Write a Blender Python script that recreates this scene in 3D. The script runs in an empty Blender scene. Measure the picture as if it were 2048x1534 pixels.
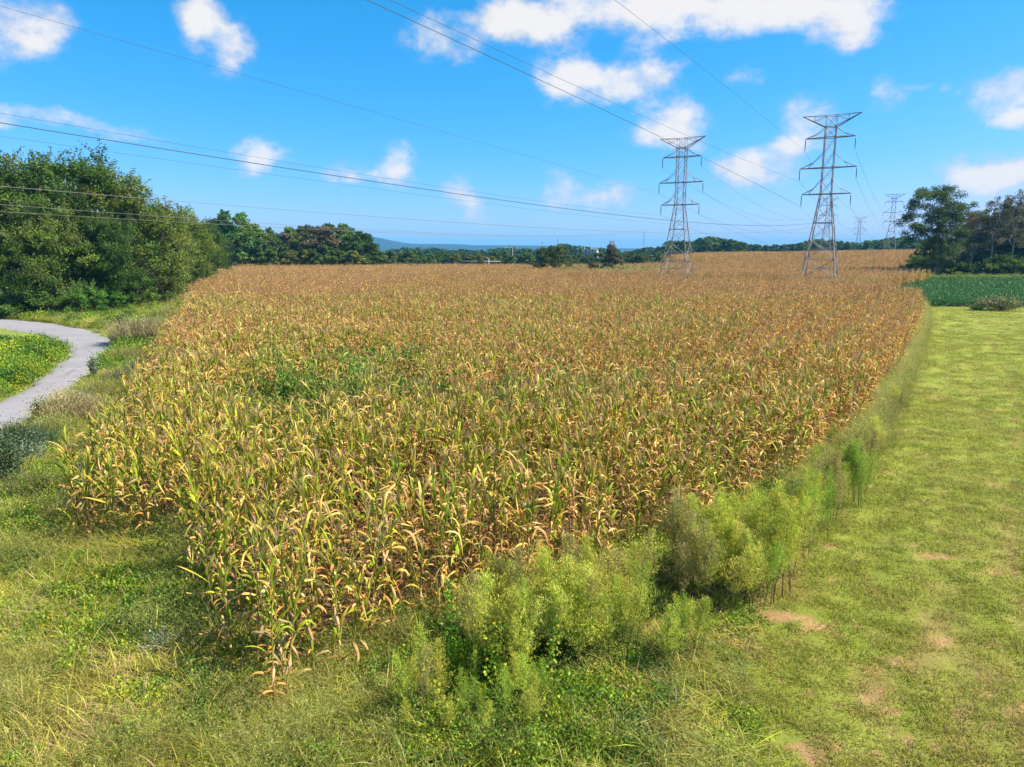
import bpy, math, random
import numpy as np

# ------------------------------------------------------------------ camera, light, exposure
SC = bpy.context.scene
COL = SC.collection
PITCH = math.radians(10.65)
FPX = 1420.0            # focal length in pixels of the 2048 px wide photograph
CAMZ = 7.0
SUN_EL, SUN_AZ = math.radians(47), math.radians(91)   # azimuth clockwise from +Y

cam_data = bpy.data.cameras.new("camera")
cam = bpy.data.objects.new("camera", cam_data)
COL.objects.link(cam)
cam.location = (0, 0, CAMZ)
cam.rotation_euler = (math.pi / 2 - PITCH, 0, 0)
cam_data.sensor_width = 36.0
cam_data.lens = FPX / 2048 * 36.0
cam_data.clip_start = 0.2
cam_data.clip_end = 30000
SC.camera = cam

SC.view_settings.view_transform = 'Standard'
SC.view_settings.look = 'None'
SC.view_settings.gamma = 1
SC.view_settings.exposure = 1.05
SC.view_settings.use_curve_mapping = False
cy = SC.cycles
cy.use_denoising = True
cy.max_bounces = 6
cy.diffuse_bounces = 3
cy.glossy_bounces = 2
cy.transmission_bounces = 4
cy.volume_bounces = 0
cy.transparent_max_bounces = 6
cy.caustics_reflective = False
cy.caustics_refractive = False

sun_data = bpy.data.lights.new("sun", 'SUN')
sun_data.energy = 5.0
sun_data.angle = math.radians(0.53)
sun_data.color = (1.0, 0.92, 0.78)
sun = bpy.data.objects.new("sun", sun_data)
COL.objects.link(sun)
sun.rotation_euler = (math.pi / 2 - SUN_EL, 0, math.pi - SUN_AZ)
sun.location = (60, 0, 60)


def N(nt, kind, **kw):
    n = nt.nodes.new(kind)
    for k, v in kw.items():
        setattr(n, k, v)
    return n


def vmath(nt, op, a, b=None, out=0):
    n = N(nt, 'ShaderNodeVectorMath', operation=op)
    for i, s in enumerate((a, b)):
        if s is None:
            continue
        if isinstance(s, (tuple, list)):
            n.inputs[i].default_value = s
        else:
            nt.links.new(s, n.inputs[i])
    return n.outputs['Value'] if op in ('LENGTH', 'DOT_PRODUCT') else n.outputs[0]


def fmath(nt, op, a, b=None, c=None, clamp=False):
    n = N(nt, 'ShaderNodeMath', operation=op, use_clamp=clamp)
    for i, s in enumerate((a, b, c)):
        if s is None:
            continue
        if isinstance(s, (int, float)):
            n.inputs[i].default_value = s
        else:
            nt.links.new(s, n.inputs[i])
    return n.outputs[0]


def maprange(nt, v, a, b, c=0.0, d=1.0, smooth=True):
    n = N(nt, 'ShaderNodeMapRange')
    n.interpolation_type = 'SMOOTHSTEP' if smooth else 'LINEAR'
    nt.links.new(v, n.inputs[0])
    for i, s in zip((1, 2, 3, 4), (a, b, c, d)):
        n.inputs[i].default_value = s
    return n.outputs[0]


def noise(nt, vec, scale, detail=5.0, rough=0.6, dist=0.0, out='Fac'):
    n = N(nt, 'ShaderNodeTexNoise')
    n.inputs['Scale'].default_value = scale
    n.inputs['Detail'].default_value = detail
    n.inputs['Roughness'].default_value = rough
    n.inputs['Distortion'].default_value = dist
    if vec is not None:
        nt.links.new(vec, n.inputs['Vector'])
    return n.outputs[out]


def mixc(nt, f, a, b, blend='MIX'):
    n = N(nt, 'ShaderNodeMix', data_type='RGBA', blend_type=blend)
    if isinstance(f, (int, float)):
        n.inputs[0].default_value = f
    else:
        nt.links.new(f, n.inputs[0])
    for i, s in ((6, a), (7, b)):
        if isinstance(s, (tuple, list)):
            n.inputs[i].default_value = (*s[:3], 1)
        else:
            nt.links.new(s, n.inputs[i])
    return n.outputs[2]


def pxdir(px, py):
    u, v = (px - 1024) / FPX, (767 - py) / FPX
    d = np.array([u, math.cos(PITCH) + v * math.sin(PITCH), -math.sin(PITCH) + v * math.cos(PITCH)])
    return d


def at(px, py, y):
    """point of the place seen at a photo pixel, at depth y"""
    d = pxdir(px, py)
    return np.array([0, 0, CAMZ]) + d * (y / d[1])


def on(px, py, z=0.0):
    d = pxdir(px, py)
    return np.array([0, 0, CAMZ]) + d * ((z - CAMZ) / d[2])


SKYGRADE = ((.145, 2.14), (1.70, .81), (2.3, .90))     # deep saturated blue of a clear late summer noon
# sky: Nishita + cumulus drawn by direction
world = bpy.data.worlds.new("World")
SC.world = world
world.use_nodes = True
wt = world.node_tree
wt.nodes.clear()
sky = N(wt, 'ShaderNodeTexSky', sky_type='NISHITA')
sky.sun_disc = False
sky.sun_elevation = SUN_EL
sky.sun_rotation = SUN_AZ
sky.air_density = 1.0
sky.dust_density = 0.4
sky.ozone_density = 3.0
sep = N(wt, 'ShaderNodeSeparateColor')
wt.links.new(sky.outputs[0], sep.inputs[0])
com = N(wt, 'ShaderNodeCombineColor')
for ch, (mul, pw) in enumerate(SKYGRADE):
    wt.links.new(fmath(wt, 'MULTIPLY', fmath(wt, 'POWER', sep.outputs[ch], pw), mul), com.inputs[ch])
SKY_TINT = com.outputs[0]
tc = N(wt, 'ShaderNodeTexCoord')
DIR = tc.outputs['Generated']
stretch = vmath(wt, 'MULTIPLY', DIR, (1.0, 1.0, 1.5))
warp = vmath(wt, 'SUBTRACT', noise(wt, DIR, 5.5, 6, 0.62, 0, 'Color'), (0.5, 0.5, 0.5))
warp = vmath(wt, 'MULTIPLY', warp, (0.115, 0.115, 0.07))
WD = vmath(wt, 'ADD', DIR, warp)
# cumulus clumps: (photo px, px, half width, half height, weight)
CLOUDS = [(20, 55, 95, 75, 1.0), (75, 100, 45, 35, .8), (385, 15, 45, 45, .8), (430, 75, 65, 60, 1.0), (470, 115, 40, 40, .7),
          (980, 40, 130, 36, .85), (1040, 12, 110, 36, .9), (1230, 15, 200, 58, 1.0), (1440, 8, 210, 54, 1.05), (1640, 15, 120, 48, 1.0),
          (1725, 55, 62, 45, 1.1), (880, 88, 66, 36, .95), (1100, 140, 70, 42, 1.1), (1200, 160, 110, 42, 1.2),
          (1310, 160, 60, 38, .9), (1280, 82, 60, 30, .45), (1480, 140, 42, 28, .62), (1720, 90, 60, 20, .5), (1630, 70, 40, 18, .6), (1340, 245, 66, 48, 1.15),
          (1330, 285, 60, 28, .7), (1065, 205, 30, 18, .5), (1600, 240, 75, 55, .8), (1570, 275, 55, 35, .5), (1510, 340, 75, 52, .95), (1490, 300, 34, 28, .6),
          (1787, 190, 48, 32, .95), (1865, 178, 26, 10, .45), (1915, 182, 14, 12, .45), (2015, 195, 58, 46, 1.1), (2030, 245, 50, 20, .6), (1990, 350, 95, 40, .9),
          (1930, 335, 60, 30, .5), (2020, 370, 70, 35, .8), (525, 315, 52, 38, .95), (500, 335, 70, 25, .5), (780, 330, 42, 40, 1.1), (745, 345, 58, 20, .6),
          (110, 248, 95, 22, .8), (240, 270, 80, 24, .8), (30, 250, 40, 12, .3), (1120, 375, 66, 36, .8), (1235, 385, 66, 30, .9), (1180, 425, 80, 44, .5),
          (938, 410, 38, 55, .72), (905, 370, 38, 26, .55), (665, 335, 44, 32, .55), (1610, 300, 60, 40, .5), (1455, 330, 50, 36, .5)]
total = None
for (cx, cyy, hw, hh, w) in CLOUDS:
    d = pxdir(cx, cyy)
    ln = np.linalg.norm(d)
    c = d / ln
    sx, sz = hw / FPX / ln * 1.04, hh / FPX / ln * 1.0
    v = vmath(wt, 'SUBTRACT', WD, tuple(float(q) for q in c))
    v = vmath(wt, 'MULTIPLY', v, (1 / sx, 1 / sx, 1 / sz))
    l = vmath(wt, 'LENGTH', v)
    f = maprange(wt, l, 1.5, 0.0, 0.0, w * 1.15)
    total = f if total is None else fmath(wt, 'ADD', total, f)
# the same kind of cumulus goes on all round, outside the part of the sky in view
gen = noise(wt, stretch, 4.2, 7, 0.6)
gen = maprange(wt, gen, 0.52, 0.70, 0.0, 1.3)
fwd = vmath(wt, 'DOT_PRODUCT', DIR, tuple(float(q) for q in (pxdir(1024, 480) / np.linalg.norm(pxdir(1024, 480)))))
gen = fmath(wt, 'MULTIPLY', gen, maprange(wt, fwd, 0.80, 0.70))
total = fmath(wt, 'ADD', total, gen)
fine = noise(wt, stretch, 17.0, 9, 0.60)
dens = fmath(wt, 'ADD', total, fmath(wt, 'MULTIPLY', fmath(wt, 'MULTIPLY', fmath(wt, 'SUBTRACT', fine, 0.5), 3.7), maprange(wt, total, 0.0, 0.35)))
cov = maprange(wt, dens, 0.02, 1.65, 0.0, 0.97)
lum = maprange(wt, fmath(wt, 'ADD', dens, fmath(wt, 'MULTIPLY', noise(wt, stretch, 12.0, 6, .62), 2.2)), 1.3, 2.7, 0.0, 1.0)
ccol = mixc(wt, lum, (6.7, 6.8, 7.5), (9.2, 8.9, 8.8))
skyc = mixc(wt, cov, SKY_TINT, ccol)
bg = N(wt, 'ShaderNodeBackground')
bg.inputs['Strength'].default_value = 0.0505
wt.links.new(skyc, bg.inputs['Color'])
wo = N(wt, 'ShaderNodeOutputWorld')
wt.links.new(bg.outputs[0], wo.inputs['Surface'])

# ------------------------------------------------------------------ numpy helpers
RS = np.random.RandomState
_T = RS(7).rand(512, 512)


def vnoise(x, y):
    xi, yi = np.floor(x).astype(int), np.floor(y).astype(int)
    fx, fy = x - xi, y - yi
    fx, fy = fx * fx * (3 - 2 * fx), fy * fy * (3 - 2 * fy)
    g = lambda a, b: _T[a % 512, b % 512]
    return (g(xi, yi) * (1 - fx) * (1 - fy) + g(xi + 1, yi) * fx * (1 - fy) + g(xi, yi + 1) * (1 - fx) * fy + g(xi + 1, yi + 1) * fx * fy)


def fbm(x, y, s, o=4, off=0.0):
    x, y = np.asarray(x, float) / s + off + 100, np.asarray(y, float) / s + off * 1.7 + 100
    r, a, t = 0, 1.0, 0
    for _ in range(o):
        r = r + a * vnoise(x, y)
        t += a
        a *= .5
        x, y = x * 2.03 + 11.3, y * 2.03 + 5.1
    return r / t


def sstep(x, a, b):
    t = np.clip((np.asarray(x, float) - a) / (b - a), 0, 1)
    return t * t * (3 - 2 * t)


def inpoly(x, y, P):
    x, y = np.asarray(x), np.asarray(y)
    r = np.zeros(x.shape, bool)
    n = len(P)
    for i in range(n):
        x1, y1 = P[i]
        x2, y2 = P[(i + 1) % n]
        if y1 == y2:
            continue
        c = ((y1 > y) != (y2 > y)) & (x < (x2 - x1) * (y - y1) / (y2 - y1) + x1)
        r ^= c
    return r


def polydist(x, y, P, closed=True):
    x, y = np.asarray(x, float), np.asarray(y, float)
    best = np.full(x.shape, 1e9)
    n = len(P)
    for i in range(n if closed else n - 1):
        a, b = np.array(P[i], float), np.array(P[(i + 1) % n], float)
        ab = b - a
        t = np.clip(((x - a[0]) * ab[0] + (y - a[1]) * ab[1]) / (ab @ ab), 0, 1)
        best = np.minimum(best, np.hypot(x - a[0] - t * ab[0], y - a[1] - t * ab[1]))
    return best


def terrain(x, y):
    x, y = np.asarray(x, float), np.asarray(y, float)
    u = x / np.maximum(y, 60)
    w = sstep(u, 0.10, 0.30)
    ridge = sstep(y, 175, 330) * 3.4 + 1.3 * sstep(u, .3, .6) * sstep(y, 190, 330)
    back = 1 - 0.25 * sstep(y, 380, 520)
    z = ridge * w * back
    z = z + 0.10 * (fbm(x, y, 14, 3) - .5) * sstep(y, 0, 10) + 0.5 * (fbm(x, y, 90, 3, 3) - .5) * sstep(y, 60, 140) * (1 - sstep(y, 900, 2000))
    z = z - 1.2 * sstep(y, 1500, 3500)
    return z


# ------------------------------------------------------------------ mesh helpers
class MB:
    """collects vertices, faces and colours for ONE mesh object"""
    def __init__(s):
        s.V, s.F, s.C, s.n = [], [], [], 0

    def add(s, V, F, col):
        V = np.asarray(V, np.float32).reshape(-1, 3)
        s.V.append(V)
        F = np.asarray(F)
        s.F.append(F + s.n)
        c = np.asarray(col, np.float32)
        if c.ndim == 1:
            c = np.tile(c, (len(V), 1))
        s.C.append(c)
        s.n += len(V)

    def merge(s, o, off=(0, 0, 0), rz=0.0, sc=1.0):
        if not o.V:
            return
        V = np.concatenate(o.V) * sc
        c, q = math.cos(rz), math.sin(rz)
        V = V @ np.array([[c, q, 0], [-q, c, 0], [0, 0, 1]], np.float32) + np.array(off, np.float32)
        s.V.append(V)
        for F in o.F:
            s.F.append(F + s.n)
        s.C.append(np.concatenate(o.C))
        s.n += len(V)

    def mesh(s, name, mat, smooth=False):
        V = np.concatenate(s.V)
        C = np.concatenate(s.C)
        me = bpy.data.meshes.new(name)
        tri = [f for f in s.F if f.shape[1] == 3]
        quad = [f for f in s.F if f.shape[1] == 4]
        tri = np.concatenate(tri) if tri else np.zeros((0, 3), int)
        quad = np.concatenate(quad) if quad else np.zeros((0, 4), int)
        loops = np.concatenate([tri.ravel(), quad.ravel()]).astype(np.int32)
        me.vertices.add(len(V))
        me.vertices.foreach_set('co', V.ravel().astype(np.float32))
        me.loops.add(len(loops))
        me.loops.foreach_set('vertex_index', loops)
        npoly = len(tri) + len(quad)
        me.polygons.add(npoly)
        st = np.concatenate([np.arange(len(tri)) * 3, len(tri) * 3 + np.arange(len(quad)) * 4]).astype(np.int32)
        me.polygons.foreach_set('loop_start', st)
        me.update(calc_edges=True)
        if smooth:
            me.shade_smooth()
        a = me.color_attributes.new('tone', 'FLOAT_COLOR', 'POINT')
        a.data.foreach_set('color', np.concatenate([C[:, :3], np.ones((len(C), 1), np.float32)], 1).ravel())
        me.materials.append(mat)
        return me


def obj(name, me, parent=None, loc=None, rz=0, sc=None, coll=None):
    o = bpy.data.objects.new(name, me)
    (coll or COL).objects.link(o)
    if parent is not None:
        o.parent = parent
    if loc is not None:
        o.location = tuple(float(q) for q in loc)
    if rz:
        o.rotation_euler = (0, 0, rz)
    if sc is not None:
        o.scale = (sc, sc, sc) if isinstance(sc, (int, float)) else sc
    return o


def tag(o, label, cat, group=None):
    o['label'] = label
    o['category'] = cat
    if group:
        o['group'] = group
    return o


def dup(root, loc, rz=0.0, sc=1.0):
    r = root.copy()
    COL.objects.link(r)
    r.location = tuple(float(q) for q in loc)
    r.rotation_euler = (0, 0, rz)
    r.scale = (sc, sc, sc) if isinstance(sc, (int, float)) else sc
    for ch in root.children:
        c = ch.copy()
        COL.objects.link(c)
        c.parent = r
        for g in ch.children:
            d = g.copy()
            COL.objects.link(d)
            d.parent = c
    return r


def tube(mb, pts, rad, col, n=5):
    pts = np.asarray(pts, float)
    rad = np.broadcast_to(np.asarray(rad, float), (len(pts),))
    T = np.gradient(pts, axis=0)
    T /= np.linalg.norm(T, axis=1)[:, None] + 1e-9
    ref = np.array([0.0, 0, 1]) if abs(T[0, 2]) < .9 else np.array([1.0, 0, 0])
    A = np.cross(T, ref)
    A /= np.linalg.norm(A, axis=1)[:, None] + 1e-9
    B = np.cross(T, A)
    an = np.arange(n) / n * 2 * math.pi
    V = pts[:, None] + rad[:, None, None] * (A[:, None] * np.cos(an)[None, :, None] + B[:, None] * np.sin(an)[None, :, None])
    i, j = np.meshgrid(np.arange(len(pts) - 1), np.arange(n), indexing='ij')
    a = i * n + j
    b = i * n + (j + 1) % n
    F = np.stack([a, b, b + n, a + n], -1).reshape(-1, 4)
    mb.add(V, F, col)


def ribbon(mb, p0, az, th0, bend, L, W, c0, c1, seg=6, twist=0.0, fold=.25, power=1.4, rng=None, wav=0.0, brk=0.0, tb=.5):
    """arching leaf: th = angle from vertical, az = compass direction"""
    t = np.linspace(0, 1, seg + 1)
    th = th0 + bend * t ** power
    th = np.clip(th + brk * np.clip((t - tb) / .18, 0, 1), -2.7, 2.85)
    azs = az + wav * np.sin(t * 5)
    step = L / seg
    D = np.stack([np.sin(th) * np.cos(azs), np.sin(th) * np.sin(azs), np.cos(th)], 1)
    P = np.concatenate([[np.zeros(3)], np.cumsum((D[:-1] + D[1:]) / 2 * step, 0)]) + p0
    side = np.stack([-np.sin(azs), np.cos(azs), 0 * azs], 1)
    nor = np.cross(side, D)
    a = twist * t
    S = side * np.cos(a)[:, None] + nor * np.sin(a)[:, None]
    Nn = nor * np.cos(a)[:, None] - side * np.sin(a)[:, None]
    w = W * np.minimum(1, .35 + t * 3.2) * (1 - t ** 2.6) + .001
    if abs(twist) > 1.9:
        w = w * (.72 + .33 * np.abs(np.sin(t * 7 + twist * 7)))
    c0, c1 = np.asarray(c0), np.asarray(c1)
    cc = c0 + (c1 - c0) * (t ** 1.5)[:, None]
    if fold:
        V = np.stack([P - S * w[:, None] / 2, P - Nn * (w * fold)[:, None], P + S * w[:, None] / 2], 1)
        k = 3
    else:
        V = np.stack([P - S * w[:, None] / 2, P + S * w[:, None] / 2], 1)
        k = 2
    F = []
    for i in range(seg):
        for j in range(k - 1):
            q = i * k + j
            F.append((q, q + 1, q + k + 1, q + k))
    mb.add(V, F, np.repeat(cc, k, 0))


def leafquads(mb, P, L, W, C, rng, up=0.3, droop=None):
    """many small folded rhombus leaves at points P (n,3)"""
    n = len(P)
    D = rng.normal(size=(n, 3))
    D[:, 2] += up
    D /= np.linalg.norm(D, axis=1)[:, None]
    R = rng.normal(size=(n, 3))
    S = np.cross(D, R)
    S /= np.linalg.norm(S, axis=1)[:, None] + 1e-9
    L = np.broadcast_to(L, (n,))[:, None]
    W = np.broadcast_to(W, (n,))[:, None]
    V = np.stack([P, P + D * L * .45 + S * W * .5, P + D * L, P + D * L * .45 - S * W * .5], 1)
    F = np.arange(n * 4).reshape(n, 4)
    mb.add(V, F, np.repeat(C, 4, 0))


def blades(mb, P, L, W, lean, C0, C1, rng, seg=2):
    """grass blades, vectorised"""
    n = len(P)
    az = rng.rand(n) * 2 * math.pi
    L = np.broadcast_to(L, (n,))
    W = np.broadcast_to(W, (n,))
    lean = np.broadcast_to(lean, (n,)) * (.4 + 1.2 * rng.rand(n))
    dh = np.stack([np.cos(az), np.sin(az), 0 * az], 1)
    s = np.stack([-np.sin(az + rng.normal(size=n) * .8), np.cos(az), 0 * az], 1)
    s /= np.linalg.norm(s, axis=1)[:, None]
    ts = np.linspace(0, 1, seg + 1)
    rows, cols = [], []
    for t in ts[:-1]:
        c = P + dh * (L * lean * t ** 1.7)[:, None] + np.array([0, 0, 1.0]) * (L * (t - .35 * lean * t * t))[:, None]
        w = (W * (1 - .6 * t))[:, None] / 2
        rows += [c - s * w, c + s * w]
        cc = C0 + (C1 - C0) * t
        cols += [cc, cc]
    tip = P + dh * (L * lean)[:, None] + np.array([0, 0, 1.0]) * (L * (1 - .35 * lean))[:, None]
    rows.append(tip)
    cols.append(C1)
    k = len(rows)
    V = np.stack(rows, 1)
    C = np.stack(cols, 1).reshape(-1, 3)
    base = np.arange(n) * k
    Q = [np.stack([base + 2 * i, base + 2 * i + 1, base + 2 * i + 3, base + 2 * i + 2], 1) for i in range(seg - 1)]
    T = np.stack([base + k - 3, base + k - 2, base + k - 1], 1)
    mb.V.append(V.reshape(-1, 3).astype(np.float32))
    mb.C.append(C.astype(np.float32))
    for q in Q:
        mb.F.append(q + mb.n)
    mb.F.append(T + mb.n)
    mb.n += n * k


# ------------------------------------------------------------------ materials
def mat_leaf(name, transl=0.35, rough=0.6, var=0.25, hue=0.02, nscale=0.0, spec=0.25):
    m = bpy.data.materials.new(name)
    m.use_nodes = True
    nt = m.node_tree
    nt.nodes.clear()
    at_ = N(nt, 'ShaderNodeAttribute', attribute_name='tone')
    oi = N(nt, 'ShaderNodeObjectInfo')
    h = N(nt, 'ShaderNodeHueSaturation')
    nt.links.new(at_.outputs['Color'], h.inputs['Color'])
    nt.links.new(maprange(nt, oi.outputs['Random'], 0, 1, 1 - var, 1 + var, False), h.inputs['Value'])
    r2 = fmath(nt, 'FRACT', fmath(nt, 'MULTIPLY', oi.outputs['Random'], 37.7))
    nt.links.new(maprange(nt, r2, 0, 1, .5 - hue, .5 + hue, False), h.inputs['Hue'])
    col = h.outputs[0]
    if nscale:
        g = N(nt, 'ShaderNodeNewGeometry')
        nz = noise(nt, g.outputs['Position'], nscale, 4, .65)
        col = mixc(nt, 1.0, col, mixc(nt, nz, (.55, .55, .55), (1.45, 1.45, 1.4)), 'MULTIPLY')
    b = N(nt, 'ShaderNodeBsdfPrincipled')
    nt.links.new(col, b.inputs['Base Color'])
    b.inputs['Roughness'].default_value = rough
    b.inputs['Specular IOR Level'].default_value = spec
    tr = N(nt, 'ShaderNodeBsdfTranslucent')
    nt.links.new(col, tr.inputs['Color'])
    ms = N(nt, 'ShaderNodeMixShader')
    ms.inputs[0].default_value = transl
    nt.links.new(b.outputs[0], ms.inputs[1])
    nt.links.new(tr.outputs[0], ms.inputs[2])
    o = N(nt, 'ShaderNodeOutputMaterial')
    nt.links.new(ms.outputs[0], o.inputs['Surface'])
    return m


def mat_solid(name, color, rough=.7, metal=0.0, nscale=0.0, namt=.3, bump=0.0, use_tone=False):
    m = bpy.data.materials.new(name)
    m.use_nodes = True
    nt = m.node_tree
    b = nt.nodes['Principled BSDF']
    b.inputs['Roughness'].default_value = rough
    b.inputs['Metallic'].default_value = metal
    b.inputs['Specular IOR Level'].default_value = .3
    if use_tone:
        col = N(nt, 'ShaderNodeAttribute', attribute_name='tone').outputs['Color']
    else:
        rgb = N(nt, 'ShaderNodeRGB')
        rgb.outputs[0].default_value = (*color, 1)
        col = rgb.outputs[0]
    if nscale:
        g = N(nt, 'ShaderNodeNewGeometry')
        nz = noise(nt, g.outputs['Position'], nscale, 6, .65)
        col = mixc(nt, 1.0, col, mixc(nt, nz, (1 - namt,) * 3, (1 + namt,) * 3), 'MULTIPLY')
        if bump:
            bp = N(nt, 'ShaderNodeBump')
            bp.inputs['Strength'].default_value = .6
            bp.inputs['Distance'].default_value = bump
            nt.links.new(noise(nt, g.outputs['Position'], nscale * 3, 6, .7), bp.inputs['Height'])
            nt.links.new(bp.outputs[0], b.inputs['Normal'])
    nt.links.new(col, b.inputs['Base Color'])
    return m


M_CORN = mat_leaf('corn_leaf', .24, .6, .22, .018, 6.0, .15)
M_CORNFAR = mat_leaf('corn_leaf_far', .22, .65, .26, .012, .35, .1)
M_GRASS = mat_leaf('grass_blade', .48, .6, .2, .02, .9)
M_MEADOW = mat_leaf('meadow_blade', .48, .6, .24, .025, .8)
M_WEED = mat_leaf('weed_leaf', .35, .6, .2, .02, 2.0)
M_TREE = mat_leaf('tree_leaf', .40, .55, .18, .016, .55 , .2)
M_SOY = mat_leaf('soybean_leaf', .3, .5, .15, .01, .4)
M_BARK = mat_solid('bark', (.14, .11, .085), .9, 0, 6, .5, .02, use_tone=True)
M_STEM = mat_solid('stem', (.1, .06, .03), .8, 0, 8, .3, 0, use_tone=True)
M_STEEL = mat_solid('galvanised_steel', (.25, .24, .235), .5, .3, 1.3, .5)
M_STEEL_FAR = mat_solid('weathered_steel', (.20, .21, .23), .55, .3, .8, .35)
M_INS = mat_solid('insulator_glaze', (.06, .075, .10), .3)
M_WIRE = mat_solid('wire_aluminium', (.07, .07, .075), .5, .3)
M_WIRE2 = mat_solid('wire_weathered', (.20, .19, .18), .5, .3)
M_WHITE = mat_solid('white_paint', (.5, .51, .52), .5, 0, 2, .1)
M_CONC = mat_solid('concrete', (.24, .24, .23), .85, 0, 2, .2)
M_WOODPOLE = mat_solid('grey_wood_pole', (.42, .40, .37), .85, 0, 3, .3)

# ------------------------------------------------------------------ layout on the ground
CORN = [(54.0, 108), (50.7, 88.9), (38, 66), (28.2, 50.1), (19.2, 35.4), (12.2, 25.1), (8.5, 20.3), (4.3, 16.2), (1.8, 13.9), (-0.4, 12.4),
        (-1.7, 11.4), (-2.7, 10.4), (-3.6, 9.6), (-4.6, 10.3), (-5.5, 12.0), (-6.7, 13.8), (-7.6, 15.9), (-11.3, 16.2),
        (-11.3, 17.2), (-12.0, 19.3), (-13.2, 22.4), (-15.4, 28.0), (-20.8, 41.4), (-37.9, 83.6), (-71, 168), (-104, 238),
        (40, 238), (63, 225), (70, 250), (62, 300), (70, 345), (120, 370), (240, 420), (242, 385), (150, 258), (125, 215), (104, 176), (83, 144), (75, 134), (66, 124)]
CLEAR = [(96, 163, 26, 5.5)]          # gap for tree shadow built as a dark hedge strip, right
POND = (24, 190)                      # the overgrown hole in the field
SOY = [(51.5, 89.5), (140, 78), (200, 150), (200, 172), (95, 172), (84, 150), (66, 122)]
ROAD_L = [(-90, 78), (-62, 76), (-53.2, 73.8), (-45.4, 69.6), (-37.6, 63.0), (-31.2, 55.8), (-27.6, 49.0), (-24.6, 41.6), (-21.9, 34.2), (-19.8, 28.0), (-18.6, 22.0), (-18.4, 15)]
ROAD_R = [(-90, 66.5), (-60, 66.8), (-46.7, 64.6), (-41.6, 61.0), (-36.2, 55.8), (-31.5, 50.1), (-29.1, 45.5), (-25.9, 38.3), (-24.0, 33.0), (-22.9, 27.0), (-22.2, 21.0), (-22.2, 15)]
ROADP = ROAD_L + ROAD_R[::-1]
RIGHT_EDGE = [(50.7, 88.9), (38, 66), (28.2, 50.1), (19.2, 35.4), (12.2, 25.1), (8.5, 20.3), (5.6, 15.6), (4.6, 13.2), (3.6, 10.5), (3.0, 8), (2.6, 4), (2.4, -20)]
LAWN = RIGHT_EDGE + [(160, -20), (160, 72), (120, 80), (51.5, 89.5)]


def lawn_mask(x, y):
    d = polydist(x, y, LAWN)
    s = np.where(inpoly(x, y, LAWN), d, -d)
    return s


# bare earth on the lawn (ground position, radii)
_dr = random.Random(5)
DIRT = [(5.2, 12.8, .8, .35), (5.8, 12.4, .5, .3), (4.4, 12.2, .5, .2), (5.9, 10.2, .45, .18), (5.4, 9.8, .35, .12), (4.3, 8.9, .35, .2), (7.0, 14.3, .5, .18), (7.6, 16.2, .5, .2),
        (7.6, 18.1, .5, .15), (8.7, 17.7, .4, .12), (12.2, 21.9, .8, .2), (9.9, 22.3, .6, .12), (14.6, 20.5, .9, .25), (7.9, 11.8, .6, .18), (8.0, 9.9, .5, .2), (6.3, 8.7, .4, .15), (10.1, 12.3, .6, .18),
        (9.8, 15.5, .8, .25), (10.8, 14.7, .7, .2), (8.7, 10.7, .3, .12), (11.5, 13.6, 1.3, .12), (-2.6, 8.9, .35, .2), (.3, 8.9, .55, .3), (4.2, 8.3, .4, .2), (5.9, 9.2, .4, .12), (6.6, 11.2, .5, .2)]
for _ in range(60):
    _y = 8.5 + 34 * _dr.random() ** 1.5
    _x = 4.5 + _y * .25 + _dr.random() * _y * .55
    DIRT.append((_x, _y, .10 + _dr.random() * .2, .05 + .07 * _dr.random()))

for _ in range(70):
    DIRT.append((2.6 + 5.4 * _dr.random(), 8.2 + 6.5 * _dr.random(), .05 + .14 * _dr.random(), .04 + .08 * _dr.random()))


def dirt(x, y):
    r = np.zeros(np.shape(x))
    wx = x + (fbm(x, y, .5, 3, 9) - .5) * .7
    wy = y + (fbm(x, y, .5, 3, 19) - .5) * .5
    for (a, b, rx, ry) in DIRT:
        d = ((wx - a) / (rx * .85)) ** 2 + ((wy - b) / (ry * .95)) ** 2 + 1.1 * (fbm(x, y, .16, 3, 71) - .42)
        r = np.maximum(r, 1 - sstep(d, .25, .85))
    return r


def mow(x, y):
    s_ = polydist(x, y, RIGHT_EDGE, False)
    return s_


def lawn_color(x, y):
    """grass tone of the mown strip, sparse and browner close to the field corner"""
    n = fbm(x, y, 1.6, 4)[..., None]
    n2 = fbm(x, y, 6, 3, 4)[..., None]
    n3 = fbm(x * .8 - y * .5, x * .12 + y * .2, .5, 3, 8)[..., None]
    g = np.array([.235, .285, .040])
    yl = np.array([.31, .325, .060])
    br = np.array([.26, .17, .075])
    c = g + (yl - g) * (.25 + .5 * sstep(n * .4 + n2 * .3 + n3 * .4, .38, .72))
    near = (1 - sstep(np.hypot(x - 4, y - 10), 2, 13))[..., None]
    c = c + (br - c) * (sstep(n3 * .6 + n * .4, .52, .74) * (.18 + .42 * near))
    far = sstep(y, 30, 75)[..., None]
    c = c + (np.array([.28, .31, .055]) - c) * far * .6
    s_ = mow(x, y) + .25 * (fbm(x, y, 5, 3, 17) - .5)
    c = c * (1 + .12 * np.sin(s_ * 2 * math.pi / 1.5) + .10 * (fbm(s_ * 3.1, (x + y) * .12, .6, 3, 27) - .5))[..., None]
    tr = np.exp(-((s_ - 5.2) / .10) ** 2) * sstep(fbm(x, y, 1.1, 3, 63), .42, .55)
    c = c + (np.array([.34, .22, .10]) - c) * (tr * .7)[..., None]
    return c


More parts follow.
